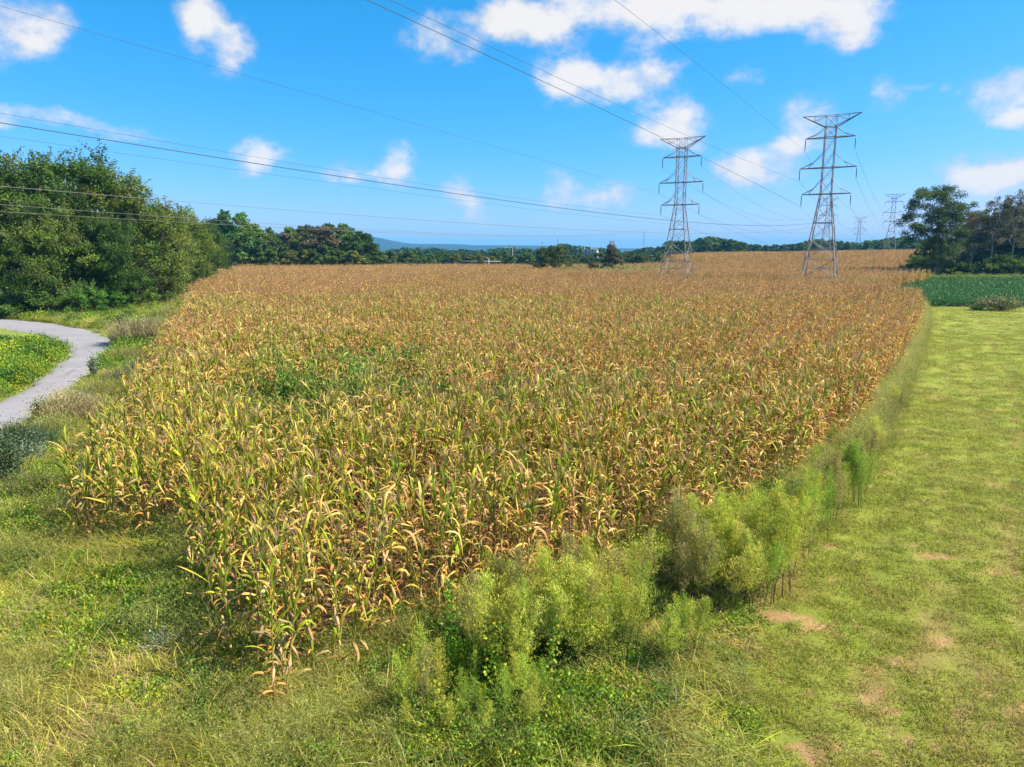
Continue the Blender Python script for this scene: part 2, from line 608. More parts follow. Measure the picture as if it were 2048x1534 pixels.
# ------------------------------------------------------------------ ground
def axis_lines(lo, hi, f0, f1, fine, growth=1.07):
    a = list(np.arange(f0, f1, fine))
    s, v = fine, f1
    while v < hi:
        a.append(v)
        s *= growth
        v += s
    a.append(hi)
    s, v, b = fine, f0, []
    while v > lo:
        b.append(v)
        s *= growth
        v -= s
    b.append(lo)
    return np.array(sorted(set(np.round(a + b[1:], 4))))


xs = axis_lines(-9000, 9000, -24, 26, .16)
ys = axis_lines(-3000, 9000, 6, 34, .16, 1.05)
GX, GY = np.meshgrid(xs, ys)
z = terrain(GX, GY)
soil = np.array([.17, .10, .05])
meadow = np.array([.15, .16, .045])
col = np.zeros(GX.shape + (3,))
nn = fbm(GX, GY, 3, 4)[..., None]
col[:] = meadow * (.7 + .6 * nn)
far = sstep(GY, 230, 300)[..., None]
col = col * (1 - far) + np.array([.07, .095, .03]) * far
lm = lawn_mask(GX, GY)
lw = sstep(lm + (fbm(GX, GY, 1, 3) - .5) * .8, -.3, .3)[..., None]
col = col * (1 - lw) + lawn_color(GX, GY) * .84 * lw
cm = inpoly(GX, GY, CORN)[..., None]
col = np.where(cm, soil * (.6 + .5 * nn), col)
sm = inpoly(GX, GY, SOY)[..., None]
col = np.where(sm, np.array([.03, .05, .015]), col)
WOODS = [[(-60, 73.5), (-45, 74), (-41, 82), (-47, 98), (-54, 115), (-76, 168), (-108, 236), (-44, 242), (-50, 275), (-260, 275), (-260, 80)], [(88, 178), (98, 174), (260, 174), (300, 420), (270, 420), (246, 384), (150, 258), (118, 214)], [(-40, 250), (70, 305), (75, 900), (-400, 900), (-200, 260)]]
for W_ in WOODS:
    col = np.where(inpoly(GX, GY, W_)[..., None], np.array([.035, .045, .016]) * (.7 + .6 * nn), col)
park = (GX < -24) & (GY < 66) & (~inpoly(GX, GY, ROADP))
col = np.where(park[..., None], np.array([.20, .24, .05]) * (.8 + .4 * nn), col)
dd = dirt(GX, GY)[..., None]
earth = np.array([.40, .235, .115]) * (.75 + .5 * fbm(GX, GY, .25, 3, 2)[..., None])
col = col * (1 - dd) + earth * dd
bare = (sstep(fbm(GX, GY, .9, 4, 21), .56, .68) * (~cm[..., 0]) * (np.abs(GX) < 30) * (GY < 60) * .28)[..., None]
col = col * (1 - bare) + np.array([.30, .18, .085]) * bare
# ground at the foot of the weeds: dry earth and straw
cb = (1 - sstep(polydist(GX, GY, [(6.8, 16.8), (4.6, 13.4), (2.4, 12.3), (.4, 11.2), (-1, 10.4)], False), .3, 1.1))[..., None]
col = col * (1 - .8 * cb) + np.array([.22, .12, .06]) * .8 * cb
z = z + 0.02 * (fbm(GX, GY, .35, 3, 3) - .5) * (np.hypot(GX, GY) < 70)
rd = polydist(GX, GY, ROADP)
inr = inpoly(GX, GY, ROADP)
z = np.where(inr, terrain(GX, GY) * 0 - .05, np.where(rd < 1.0, z * rd, z))
ny, nx = GX.shape
i, j = np.meshgrid(np.arange(ny - 1), np.arange(nx - 1), indexing='ij')
a = i * nx + j
F = np.stack([a, a + 1, a + nx + 1, a + nx], -1).reshape(-1, 4)
gmb = MB()
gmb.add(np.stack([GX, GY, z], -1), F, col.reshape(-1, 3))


def mat_ground():
    m = bpy.data.materials.new('ground_turf')
    m.use_nodes = True
    nt = m.node_tree
    b = nt.nodes['Principled BSDF']
    b.inputs['Roughness'].default_value = .95
    b.inputs['Specular IOR Level'].default_value = .1
    c = N(nt, 'ShaderNodeAttribute', attribute_name='tone').outputs['Color']
    P = N(nt, 'ShaderNodeNewGeometry').outputs['Position']
    n1 = noise(nt, P, 14, 8, .75)
    n2 = noise(nt, P, 1.7, 5, .6)
    c = mixc(nt, 1.0, c, mixc(nt, n1, (.6, .6, .6), (1.42, 1.4, 1.36)), 'MULTIPLY')
    c = mixc(nt, 1.0, c, mixc(nt, n2, (.8, .82, .8), (1.2, 1.18, 1.15)), 'MULTIPLY')
    nt.links.new(c, b.inputs['Base Color'])
    bp = N(nt, 'ShaderNodeBump')
    bp.inputs['Strength'].default_value = .9
    bp.inputs['Distance'].default_value = .06
    nt.links.new(noise(nt, P, 10, 8, .75), bp.inputs['Height'])
    nt.links.new(bp.outputs[0], b.inputs['Normal'])
    return m


ground = obj('ground', gmb.mesh('ground', mat_ground(), True))
ground['kind'] = 'structure'


# road
def resample(P, n):
    P = np.array(P, float)
    d = np.concatenate([[0], np.cumsum(np.linalg.norm(np.diff(P, axis=0), axis=1))])
    t = np.linspace(0, d[-1], n)
    Q = np.stack([np.interp(t, d, P[:, 0]), np.interp(t, d, P[:, 1])], 1)
    for _ in range(10):
        Q[1:-1] = (Q[:-2] + 2 * Q[1:-1] + Q[2:]) / 4
    return Q


NR = 160
L_, R_ = resample(ROAD_L, NR), resample(ROAD_R, NR)
mb = MB()
S = np.linspace(0, 1, 9)
rr = RS(3)
edge = .22 * rr.normal(size=(NR, 2))
P = L_[:, None] * (1 - S)[None, :, None] + R_[:, None] * S[None, :, None]
nrm = (R_ - L_) / np.linalg.norm(R_ - L_, axis=1)[:, None]
P[:, 0] += nrm * edge[:, :1]
P[:, -1] += nrm * edge[:, 1:]
Z = np.full(P.shape[:2], .03) + .05 * (1 - (2 * S - 1) ** 2)[None]
Z[:, 0] = Z[:, -1] = -.05
V = np.concatenate([P, Z[..., None]], -1)
i, j = np.meshgrid(np.arange(NR - 1), np.arange(8), indexing='ij')
a = i * 9 + j
mb.add(V, np.stack([a, a + 9, a + 10, a + 1], -1).reshape(-1, 4), (.45, .43, .43))
m = bpy.data.materials.new('worn_asphalt')
m.use_nodes = True
nt = m.node_tree
b = nt.nodes['Principled BSDF']
b.inputs['Roughness'].default_value = .85
P_ = N(nt, 'ShaderNodeNewGeometry').outputs['Position']
c = mixc(nt, noise(nt, P_, .35, 5, .6), (.20, .185, .19), (.31, .29, .295))
c = mixc(nt, 1.0, c, mixc(nt, noise(nt, P_, 40, 4, .7), (.7, .7, .7), (1.3, 1.3, 1.3)), 'MULTIPLY')
vor = N(nt, 'ShaderNodeTexVoronoi', feature='DISTANCE_TO_EDGE')
vor.inputs['Scale'].default_value = .28
wv = vmath(nt, 'ADD', P_, vmath(nt, 'MULTIPLY', noise(nt, P_, .9, 4, .6, 0, 'Color'), (1.6, 1.6, 0)))
nt.links.new(wv, vor.inputs['Vector'])
crack = maprange(nt, vor.outputs['Distance'], .0, .012, .55, 0)
c = mixc(nt, crack, c, (.12, .11, .11))
nt.links.new(c, b.inputs['Base Color'])
road = obj('road', mb.mesh('road', m, True))
road['kind'] = 'structure'

# hills beyond
hx = np.linspace(-5200, 5200, 240)
hy = np.linspace(3600, 6200, 30)
HX, HY = np.meshgrid(hx, hy)
uu = HX / HY
uph = uu * FPX * .98 + 1024
prof = np.interp(uph, [-900, 200, 600, 700, 735, 760, 790, 820, 840, 900, 950, 1050, 1100, 1200, 1260, 1420, 1520, 1700, 2100, 3000],
                 [22, 30, 34, 32, 30, 27, 21, 15, 13, 13.5, 11, 10.5, 10, 5, 4.5, 3, 5, 3, 2, 6])
hz = prof / FPX * 4600 * (sstep(HY, 3600, 4700)) * (.94 + .1 * fbm(HX, HY, 300, 3)) + 5 * sstep(HY, 3600, 3900) + 3 * fbm(HX, HY, 60, 2) - 4
mb = MB()
nx = 240
i, j = np.meshgrid(np.arange(29), np.arange(239), indexing='ij')
a = i * nx + j
hc = np.array([.016, .032, .028]) * (.7 + .6 * fbm(HX, HY, 70, 4)[..., None])
mb.add(np.stack([HX, HY, hz], -1), np.stack([a, a + 1, a + nx + 1, a + nx], -1).reshape(-1, 4), hc.reshape(-1, 3))
hills = obj('hills', mb.mesh('hills', mat_solid('hill_forest', (0, 0, 0), .95, 0, .02, .4, 3, use_tone=True), True))
hills['kind'] = 'structure'

# ------------------------------------------------------------------ geometry-node scattering (stuff only)
def scatter(name, sources, pts, rot, scl, idx, label, cat):
    """one stuff object: source meshes set out on points"""
    coll = bpy.data.collections.new(name + '_sources')
    for k, me in enumerate(sources):
        o = bpy.data.objects.new('%s_piece.%03d' % (name, k + 1), me)
        coll.objects.link(o)
    me = bpy.data.meshes.new(name)
    n = len(pts)
    me.vertices.add(n)
    me.vertices.foreach_set('co', np.asarray(pts, np.float32).ravel())
    r = me.attributes.new('rot', 'FLOAT_VECTOR', 'POINT')
    r.data.foreach_set('vector', np.asarray(rot, np.float32).ravel())
    s = me.attributes.new('scl', 'FLOAT_VECTOR', 'POINT')
    s.data.foreach_set('vector', np.asarray(scl, np.float32).ravel())
    q = me.attributes.new('idx', 'INT', 'POINT')
    q.data.foreach_set('value', np.asarray(idx, np.int32))
    ob = obj(name, me)
    ng = bpy.data.node_groups.new(name + '_scatter', 'GeometryNodeTree')
    ng.interface.new_socket('Geometry', in_out='INPUT', socket_type='NodeSocketGeometry')
    ng.interface.new_socket('Geometry', in_out='OUTPUT', socket_type='NodeSocketGeometry')
    gi, go = ng.nodes.new('NodeGroupInput'), ng.nodes.new('NodeGroupOutput')
    ip = ng.nodes.new('GeometryNodeInstanceOnPoints')
    ci = ng.nodes.new('GeometryNodeCollectionInfo')
    ci.inputs['Collection'].default_value = coll
    ci.inputs['Separate Children'].default_value = True
    ci.inputs['Reset Children'].default_value = True
    ip.inputs['Pick Instance'].default_value = True

    def named(nm, ty):
        a = ng.nodes.new('GeometryNodeInputNamedAttribute')
        a.data_type = ty
        a.inputs['Name'].default_value = nm
        return [o for o in a.outputs if o.enabled][0]
    e2r = ng.nodes.new('FunctionNodeEulerToRotation')
    L = ng.links.new
    L(gi.outputs[0], ip.inputs['Points'])
    L(ci.outputs[0], ip.inputs['Instance'])
    L(named('idx', 'INT'), ip.inputs['Instance Index'])
    L(named('rot', 'FLOAT_VECTOR'), e2r.inputs[0])
    L(e2r.outputs[0], ip.inputs['Rotation'])
    L(named('scl', 'FLOAT_VECTOR'), ip.inputs['Scale'])
    L(ip.outputs[0], go.inputs[0])
    md = ob.modifiers.new('scatter', 'NODES')
    md.node_group = ng
    ob['kind'] = 'stuff'
    tag(ob, label, cat)
    return ob


def rots(n, rng, tilt=.08):
    r = rng.normal(size=(n, 3)) * tilt
    r[:, 2] = rng.rand(n) * 2 * math.pi
    return r


def scls(n, rng, lo, hi, zlo=None, zhi=None):
    s = lo + (hi - lo) * rng.rand(n)
    zz = s if zlo is None else zlo + (zhi - zlo) * rng.rand(n)
    return np.stack([s, s, zz], 1)


# ------------------------------------------------------------------ corn
DRY = [np.array(c) for c in ((.78, .435, .105), (.84, .51, .165), (.70, .345, .08), (.84, .57, .24), (.56, .28, .07), (.32, .165, .06))]
YEL = [np.array(c) for c in ((.46, .46, .03), (.58, .44, .06), (.40, .43, .03))]
GRN = [np.array(c) for c in ((.21, .31, .018), (.30, .40, .022), (.14, .23, .02), (.38, .46, .03))]


def corn_parts(seed, green, lod=0):
    """list of (part name, MB). green 0..1"""
    R = random.Random(seed)
    H = R.uniform(2.05, 2.5)
    nl = R.randint(13, 16) if lod == 0 else 7
    lx, ly = R.gauss(0, .07), R.gauss(0, .07)
    parts = []
    st = MB()
    k = 5 if lod == 0 else 2
    tt = np.linspace(0, 1, k)
    sp = np.stack([lx * tt ** 1.6, ly * tt ** 1.6, H * tt], 1)
    sc = np.array((.36, .27, .08)) if green > .4 else np.array((.50, .30, .12))
    tube(st, sp, np.linspace(.016, .006, k) if lod == 0 else .014, sc * R.uniform(.8, 1.1), 5 if lod == 0 else 3)
    parts.append(('stalk', st))
    az = R.uniform(0, 6.28)
    for q in range(nl):
        h = .10 + .86 * (q + R.uniform(-.2, .2)) / (nl - 1)
        h = min(max(h, .06), .98)
        p = np.array([lx * h ** 1.6, ly * h ** 1.6, H * h])
        a = az + math.pi * q + R.gauss(0, .75)
        g = R.random() < green * (.25 + 1.1 * h)
        y = R.random() < .22 if g else R.random() < .05 * (1 + 4 * green)
        L = R.uniform(.42, .88) * (1 - .3 * abs(h - .5))
        m_ = MB()
        seg = 7 if lod == 0 else 4
        if g and not y:
            c0 = R.choice(GRN) * R.uniform(.8, 1.25)
            c1 = c0 * .6 + R.choice(YEL) * .4 if R.random() < .6 else R.choice(DRY)
            ribbon(m_, p, a, R.uniform(.05, .40), R.uniform(.0, 1.2), L * (.95 - .3 * h), R.uniform(.05, .078), c0, c1, seg, R.uniform(-1.3, 1.3), .22 if lod == 0 else 0,
                   brk=R.choice((0, 0, 1.4)), tb=R.uniform(.3, .75))
        elif y:
            c0 = R.choice(YEL) * R.uniform(.8, 1.1)
            c1 = R.choice(DRY)
            ribbon(m_, p, a, R.uniform(.1, .6), R.uniform(.3, 2.0), L, R.uniform(.042, .065), c0, c1, seg, R.uniform(-1.8, 1.8), .25 if lod == 0 else 0,
                   brk=R.choice((0, .9, 1.5)), tb=R.uniform(.25, .7))
        else:
            c0 = R.choice(DRY) * R.uniform(.75, 1.15)
            c1 = R.choice(DRY) * R.uniform(.6, 1.1)
            ribbon(m_, p, a, R.uniform(.2, 1.5), R.uniform(.6, 2.6), L * R.uniform(.6, .95), R.uniform(.032, .068), c0, c1, seg, R.uniform(-3.4, 3.4), .4 if lod == 0 else 0,
                   power=R.uniform(.7, 1.3), wav=R.uniform(-.7, .7), brk=R.choice((0, .8, 1.3, -.8)), tb=R.uniform(.2, .7))
        parts.append(('leaf', m_))
    if lod == 0:
        for q in range(4):
            h = R.uniform(.15, .9)
            m_ = MB()
            c0 = R.choice(DRY) * R.uniform(.6, 1.1)
            ribbon(m_, np.array([lx * h ** 1.6, ly * h ** 1.6, H * h]), R.uniform(0, 6.28), R.uniform(.6, 2.2), R.uniform(-1, 1.5), R.uniform(.18, .38), R.uniform(.025, .05), c0, R.choice(DRY) * .9, 4,
                   R.uniform(-3, 3), .4, brk=R.choice((0, 1.2)), tb=.4)
            parts.append(('leaf', m_))
        e = MB()
        h = R.uniform(.42, .55)
        a = R.uniform(0, 6.28)
        dz = R.choice((-1, 1, -1))
        p = np.array([lx * h, ly * h, H * h])
        d = np.array([math.cos(a) * .5, math.sin(a) * .5, dz * .85])
        pts = p + d * np.array([0, .06, .13, .20, .27])[:, None]
        tube(e, pts, (.008, .027, .031, .023, .004), np.array((.66, .42, .20)) * R.uniform(.8, 1.1), 6)
        parts.append(('ear', e))
    ta = MB()
    top = np.array([lx, ly, H])
    nb = 7 if lod == 0 else 3
    tcn = np.array((.36, .24, .13)) * R.uniform(.8, 1.3)
    for q in range(nb):
        a = R.uniform(0, 6.28)
        sp_ = .05 if q == 0 else R.uniform(.25, .75)
        ribbon(ta, top, a, sp_, R.uniform(-.1, .5), R.uniform(.22, .36), .011 if lod == 0 else .02, tcn, tcn * 1.15, 2, 0, 0)
    parts.append(('tassel', ta))
    return parts


def joined(parts, name, mat):
    m_ = MB()
    for _, p in parts:
        m_.merge(p)
    return m_.mesh(name, mat)


VAR_G = [.0, .04, .1, .2, .35, .5, .62, .78, .9]
NV = len(VAR_G) * 2
corn_near = [corn_parts(100 + k, VAR_G[k // 2]) for k in range(NV)]
corn_src = [joined(p, 'corn_plant', M_CORN) for p in corn_near]

RA = math.radians(30.5)
RD = np.array([math.sin(RA), math.cos(RA)])
RN = np.array([math.cos(RA), -math.sin(RA)])
rng = RS(11)
# weedy holes in the stand: centre and radii on the ground
HOLES = [(*on(600, 755, 1.8)[:2], 3.6, 3.6), (*on(700, 745, 1.8)[:2], 3.0, 3.4), (*on(570, 815, 1.8)[:2], 1.2, 1.2), (*on(985, 772, 1.8)[:2], 1.8, 1.7), (*on(1165, 765, 1.8)[:2], 1.3, 1.5), (*on(760, 700, 1.8)[:2], 2.8, 2.6),
         (*on(1080, 745, 1.8)[:2], 1.8, 1.8), (*on(850, 760, 1.8)[:2], 1.6, 1.6), (*on(1440, 790, 1.8)[:2], 1.8, .9), (*on(700, 640, 1.8)[:2], 2, 1.4), (*on(760, 830, 1.8)[:2], 1.1, .8), (*on(1300, 740, 1.8)[:2], 1.4, .9),
         (*on(500, 700, 1.8)[:2], 1.6, 1.8), (*on(1200, 650, 1.8)[:2], 2.4, 1.4)]


def hole(x, y):
    r = np.zeros(np.shape(x))
    wx = x + (fbm(x, y, 1.2, 3, 5) - .5) * 2.2
    wy = y + (fbm(x, y, 1.2, 3, 6) - .5) * 2.2
    for a, b, rx, ry in HOLES:
        r = np.maximum(r, 1 - sstep(((wx - a) / rx) ** 2 + ((wy - b) / ry) ** 2, .6, 1.3))
    return r


def in_view(x, y, pad=4.0):
    return (np.abs(x) < .74 * y + pad) & (y > 6)


ROWC = [None]


def row_points(y0, y1, dr, dp, jit):
    ext = y1 * 1.6
    rr_ = np.arange(-ext, ext, dr)
    ss = np.arange(-ext * .2, ext * 1.3, dp)
    A, B = np.meshgrid(rr_, ss, indexing='ij')
    A = A.ravel() + rng.normal(size=A.size) * jit
    B = B.ravel() + rng.normal(size=B.size) * jit * 1.5
    x = A * RN[0] + B * RD[0]
    y = A * RN[1] + B * RD[1]
    # rows bend gently with the land
    x = x + 1.2 * np.sin(y / 38)
    k = (y > y0) & (y <= y1) & in_view(x, y)
    x, y = x[k], y[k]
    k = inpoly(x, y, CORN)
    ROWC[0] = (x - 1.2 * np.sin(y / 38))[k] * RN[0] + y[k] * RN[1]
    return x[k], y[k]


def greenness(x, y):
    """share of green leaves over the field: fresh at the near left end, dry beyond"""
    d = np.hypot(x + 4, y - 8)
    g = .68 - .49 * sstep(d, 6, 27) - .10 * sstep(d, 30, 80)
    g = g + .55 * (fbm(x, y, 6, 4, 31) - .5) + .3 * (fbm(x, y, 1.5, 3, 33) - .5)
    g = g + .22 * (1 - sstep(np.abs(x - (-9 - .22 * (y - 17))), 1, 7)) * (1 - sstep(y, 30, 60))
    g = g - .25 * sstep(x - (y - 25) * .5, 2, 10) * sstep(y, 25, 45)
    return np.clip(g, 0, .95)


x, y = row_points(8, 75, .76, .185, .08)
rowc = ROWC[0]
h = hole(x, y)
edge_d = polydist(x, y, CORN)
keep = rng.rand(len(x)) > h * .88
keep &= ~((rng.rand(len(x)) < .35) & (edge_d < .5))
keep &= rng.rand(len(x)) > .45 * sstep(fbm(x, y, 3.2, 3, 41), .62, .74)
x, y, h, edge_d, rowc = x[keep], y[keep], h[keep], edge_d[keep], rowc[keep]
gr = greenness(x, y)
idx = np.clip((np.searchsorted(VAR_G, gr + rng.normal(size=len(x)) * .16) - 0), 0, len(VAR_G) - 1) * 2 + rng.randint(0, 2, len(x))
hs_ = (.99 + .34 * (fbm(x, y, 5, 3, 51) - .5) + .07 * rng.normal(size=len(x))) * (1 - .30 * h) * (.93 + .07 * sstep(edge_d, 0, .7))
rowz = sstep(x - (y - 20) * .30, 0, 8) * sstep(y, 22, 34)
hs_ = hs_ * (1 + .20 * rowz * (np.cos(rowc * 2 * math.pi / 2.28) - .3))
rot = rots(len(x), rng, .12)
lodge = sstep(fbm(x, y, 4, 3, 61), .60, .72)
lodge = np.maximum(lodge, sstep(hole(x, y + 1.2), .1, .6) * .7)
rot[:, 0] += lodge * (.5 + .5 * rng.rand(len(x)))
rot[:, 1] += lodge * rng.normal(size=len(x)) * .4
Z0 = terrain(x, y) - .01
order = np.argsort(x * x + y * y + 30 * (rng.rand(len(x)) - .5) * 0)
near, rest = order[:300], order[300:]

src_roots = {}
CORN_LABELS = {0: 'dry tan corn plant', 1: 'mixed tan and yellow corn plant', 2: 'mostly green corn plant'}
part_mesh = {}


def corn_root(k):
    root = bpy.data.objects.new('corn_plant', None)
    root.empty_display_size = .2
    COL.objects.link(root)
    for nm, mb_ in corn_near[k]:
        obj(nm, mb_.mesh(nm, M_CORN), root)
    return root


used = {}
for q in near:
    k = int(idx[q])
    sc_ = (float(.95 + .1 * rng.rand()), float(.95 + .1 * rng.rand()), float(hs_[q]))
    loc = (x[q], y[q], Z0[q])
    if k not in used:
        o = used[k] = corn_root(k)
        o.location = tuple(float(v) for v in loc)
        o.scale = sc_
    else:
        o = dup(used[k], loc, 0, sc_)
    o.rotation_euler = tuple(float(v) for v in rot[q])
    kind = 0 if k // 2 <= 2 else (1 if k // 2 <= 5 else 2)
    X_, Y_ = float(x[q]), float(y[q])
    ed = float(edge_d[q])
    if Y_ > 15.0 and X_ < -6.5:
        where = 'at the very corner of the left block' if X_ < -10 else ('on the left block above the grass' if ed < 1.2 else 'inside the left block of the field')
    elif Y_ < 10.6:
        where = 'at the nearest tip of the field' if ed < .6 else 'just inside the nearest tip'
    elif X_ < -4.2:
        where = 'on the edge facing the long grass' if ed < 1.1 else 'a few rows in from the long grass'
    elif X_ < -1.2:
        where = 'at the front edge left of the weeds' if ed < 1.2 else 'in the middle rows above the tip'
    elif X_ < 1.6:
        where = 'right behind the front centre weeds' if ed < 1.4 else 'some rows behind the front centre weeds'
    else:
        where = 'right behind the thick pale weeds' if ed < 1.4 else 'some rows behind the thick pale weeds'
    tall = 'tall' if hs_[q] > 1.03 else ('short' if hs_[q] < .95 else 'middling')
    lb = tall + ' ' + CORN_LABELS[kind] + ' ' + where
    tag(o, lb, 'corn plant', lb)
n = len(rest)
sc3 = np.stack([.95 + .12 * rng.rand(n), .95 + .12 * rng.rand(n), hs_[rest]], 1)
scatter('corn_crop', corn_src, np.stack([x[rest], y[rest], Z0[rest]], 1), rot[rest], sc3, idx[rest], 'dense stand of ripening tan and green corn filling the middle of the field', 'corn')

# distant corn: short row pieces
seg_src = []
for k in range(8):
    R = random.Random(900 + k)
    m_ = MB()
    g = (.0, .02, .05, .08, .14, .22, .34, .5)[k]
    for q in range(8):
        pp = MB()
        for _, p in corn_parts(5000 + 31 * k + q, g, 1):
            pp.merge(p)
        m_.merge(pp, (R.gauss(0, .07), (q - 3.5) * .22 + R.gauss(0, .04), 0), R.uniform(0, 6.28), R.uniform(.9, 1.12))
    seg_src.append(m_.mesh('corn_row', M_CORNFAR))
PX, PY, PS = [], [], []
for (y0, y1, dr, dp, s) in ((75, 150, .76, 1.7, 1.0), (150, 260, 1.1, 2.6, 1.25), (260, 430, 1.6, 3.6, 1.45)):
    a_, b_ = row_points(y0, y1, dr, dp, .08)
    PX.append(a_), PY.append(b_), PS.append(np.full(len(a_), s))
x, y, s = np.concatenate(PX), np.concatenate(PY), np.concatenate(PS)
pd = np.hypot((x - 26) / 16, (y - 192) / 15)
hd = np.hypot((x - 96) / 24, (y - 163) / 3.2)
tw1, tw2 = np.hypot(x - 33, y - 139), np.hypot(x - 55, y - 126)
keep = (pd > 1) & (hd > 1) & (tw1 > 4.0) & (tw2 > 4.0)
x, y, s = x[keep], y[keep], s[keep]
gr = np.clip(.06 + .5 * (fbm(x, y, 12, 4, 71) - .5) + .3 * np.exp(-np.minimum(tw1[keep], tw2[keep]) / 6) + .25 * np.exp(-np.maximum(pd[keep] - 1, 0) * 4), 0, .6)
idx = np.clip(np.searchsorted((0, .02, .05, .08, .14, .22, .34, .5), gr + rng.normal(size=len(x)) * .05), 0, 7)
n = len(x)
rot = np.zeros((n, 3))
rot[:, 2] = -RA + rng.normal(size=n) * .06 + math.pi * rng.randint(0, 2, n)
rot[:, :2] = rng.normal(size=(n, 2)) * .03
hz_ = .98 + .30 * (fbm(x, y, 9, 3, 81) - .5) + .05 * rng.normal(size=n)
zz = terrain(x, y)
sc3 = np.stack([s * 1.1, s, hz_ * (1 + .12 * (s - 1))], 1)
scatter('distant_corn_crop', seg_src, np.stack([x, y, zz], 1), rot, sc3, idx, 'dry tan corn running over the low rise to the far trees', 'corn')

# green climbing growth in the holes of the corn
def leafy_clump(seed, n, r, h, cols, L=.10, stems=True):
    rg = RS(seed)
    m_ = MB()
    # dome of lobed bumps
    cen = rg.rand(9, 3) * [2, 2, .6] - [1, 1, 0]
    ci = rg.randint(0, 9, n)
    P_ = rg.normal(size=(n, 3)) * [.30, .30, .22] + cen[ci] * [.62, .62, 1]
    rad = np.hypot(P_[:, 0], P_[:, 1])
    P_[:, 2] = np.abs(P_[:, 2]) * .8 + np.clip(.75 - rad * .45, .05, 1) * rg.rand(n) ** .4
    P_ = P_ * [r, r, h]
    C = np.array(cols)[rg.randint(0, len(cols), n)] * (.7 + .6 * rg.rand(n))[:, None]
    leafquads(m_, P_, L * (.6 + .8 * rg.rand(n)), L * .7, C, rg, .5)
    return m_


vine_src = [leafy_clump(300 + k, 520, .7, 1.0, [(.15, .27, .03), (.20, .36, .04), (.10, .18, .025), (.28, .33, .06), (.45, .34, .11)], .10).mesh('vine_clump', M_WEED) for k in range(4)]
xs_, ys_ = [], []
for a_, b_, rx, ry in HOLES:
    n = int(rx * ry * 2.5) + 3
    t_ = rng.rand(n) * 6.28
    r_ = np.sqrt(rng.rand(n)) * 1.1
    xs_.append(a_ + rx * r_ * np.cos(t_)), ys_.append(b_ + ry * r_ * np.sin(t_))
xv, yv = np.concatenate(xs_), np.concatenate(ys_)
n = len(xv)
scatter('climbing_weeds', vine_src, np.stack([xv, yv, terrain(xv, yv)], 1), rots(n, rng, .1), scls(n, rng, .7, 1.2, .9, 2.0), rng.randint(0, 4, n),
        'bright green vines overgrowing the gaps in the middle of the corn', 'vines')

# ------------------------------------------------------------------ grass and ground cover
def lawn_tuft(seed, warm):
    rg = RS(seed)
    m_ = MB()
    n = 64
    P_ = np.stack([rg.normal(size=n) * .12, rg.normal(size=n) * .12, 0 * rg.rand(n)], 1)
    base = np.array((.31, .36, .04)) * (1 - warm) + np.array((.44, .42, .08)) * warm
    C = base * (.6 + .8 * rg.rand(n))[:, None]
    br = rg.rand(n) < .10 + .25 * warm
    C[br] = np.array((.42, .30, .13)) * (.7 + .5 * rg.rand(br.sum()))[:, None]
    blades(m_, P_, (.03 + .06 * rg.rand(n)), .012, .9, C * .75, C * 1.1, rg, 2)
    return m_


lawn_src = [lawn_tuft(400 + k, w).mesh('lawn_tuft', M_GRASS) for k, w in enumerate((0, .1, .25, .45, .7, .95))]


def sample(n, x0, x1, y0, y1, power=1.0):
    yy = y0 + (y1 - y0) * rng.rand(n) ** power
    xx = x0 + (x1 - x0) * rng.rand(n)
    return xx, yy


PX, PY, PS = [], [], []
for (y0, y1, dens_, s) in ((7, 14, 30, 1.0), (14, 22, 20, 1.2), (22, 34, 10, 1.5), (34, 60, 4, 2.0), (60, 90, 1.6, 2.6)):
    x0, x1 = 1, .74 * y1 + 4
    n = int((x1 - x0) * (y1 - y0) * dens_)
    a_, b_ = sample(n, x0, x1, y0, y1)
    k = in_view(a_, b_, 2)
    a_, b_ = a_[k], b_[k]
    s_ = lawn_mask(a_, b_) + (fbm(a_, b_, 1, 3) - .5) * .8
    k = (s_ > -.1) & (rng.rand(len(a_)) > dirt(a_, b_) * .96) & (rng.rand(len(a_)) > .25 * sstep(fbm(a_, b_, .9, 4, 21), .56, .68))
    a_, b_ = a_[k], b_[k]
    PX.append(a_), PY.append(b_), PS.append(np.full(len(a_), s))
x, y, s = map(np.concatenate, (PX, PY, PS))
n = len(x)
cc = lawn_color(x, y)
warm = sstep(cc[:, 0] / cc[:, 1], .72, 1.15) + rng.normal(size=n) * .20
idx = np.clip((warm * 6).astype(int), 0, 5)
sc3 = np.stack([s, s, (.75 + .5 * rng.rand(n)) * (.7 + .3 * s) * (.8 + .7 * fbm(x, y, 1.3, 3, 12))], 1)
scatter('lawn_grass', lawn_src, np.stack([x, y, terrain(x, y)], 1), rots(n, rng, .1), sc3, idx, 'short mown yellow green grass with bare patches right of the corn', 'grass')


def meadow_tuft(seed, kind):
    rg = RS(seed)
    m_ = MB()
    n = 58
    P_ = np.stack([rg.normal(size=n) * .15, rg.normal(size=n) * .15, 0 * rg.rand(n)], 1)
    base = [np.array((.39, .41, .045)), np.array((.56, .54, .085)), np.array((.62, .50, .17)), np.array((.25, .33, .03))][kind]
    C = base * (.45 + 1.05 * rg.rand(n))[:, None]
    br = rg.rand(n) < (.12, .2, .4, .08)[kind]
    C[br] = np.array((.55, .40, .20)) * (.7 + .5 * rg.rand(br.sum()))[:, None]
    blades(m_, P_, .18 + .42 * rg.rand(n) ** 1.5, .018, 1.0, C * .7, C * 1.15, rg, 3)
    return m_


mead_src = [meadow_tuft(500 + k, k % 4).mesh('meadow_tuft', M_MEADOW) for k in range(8)]
RED_TIP = (.40, .25, .16)


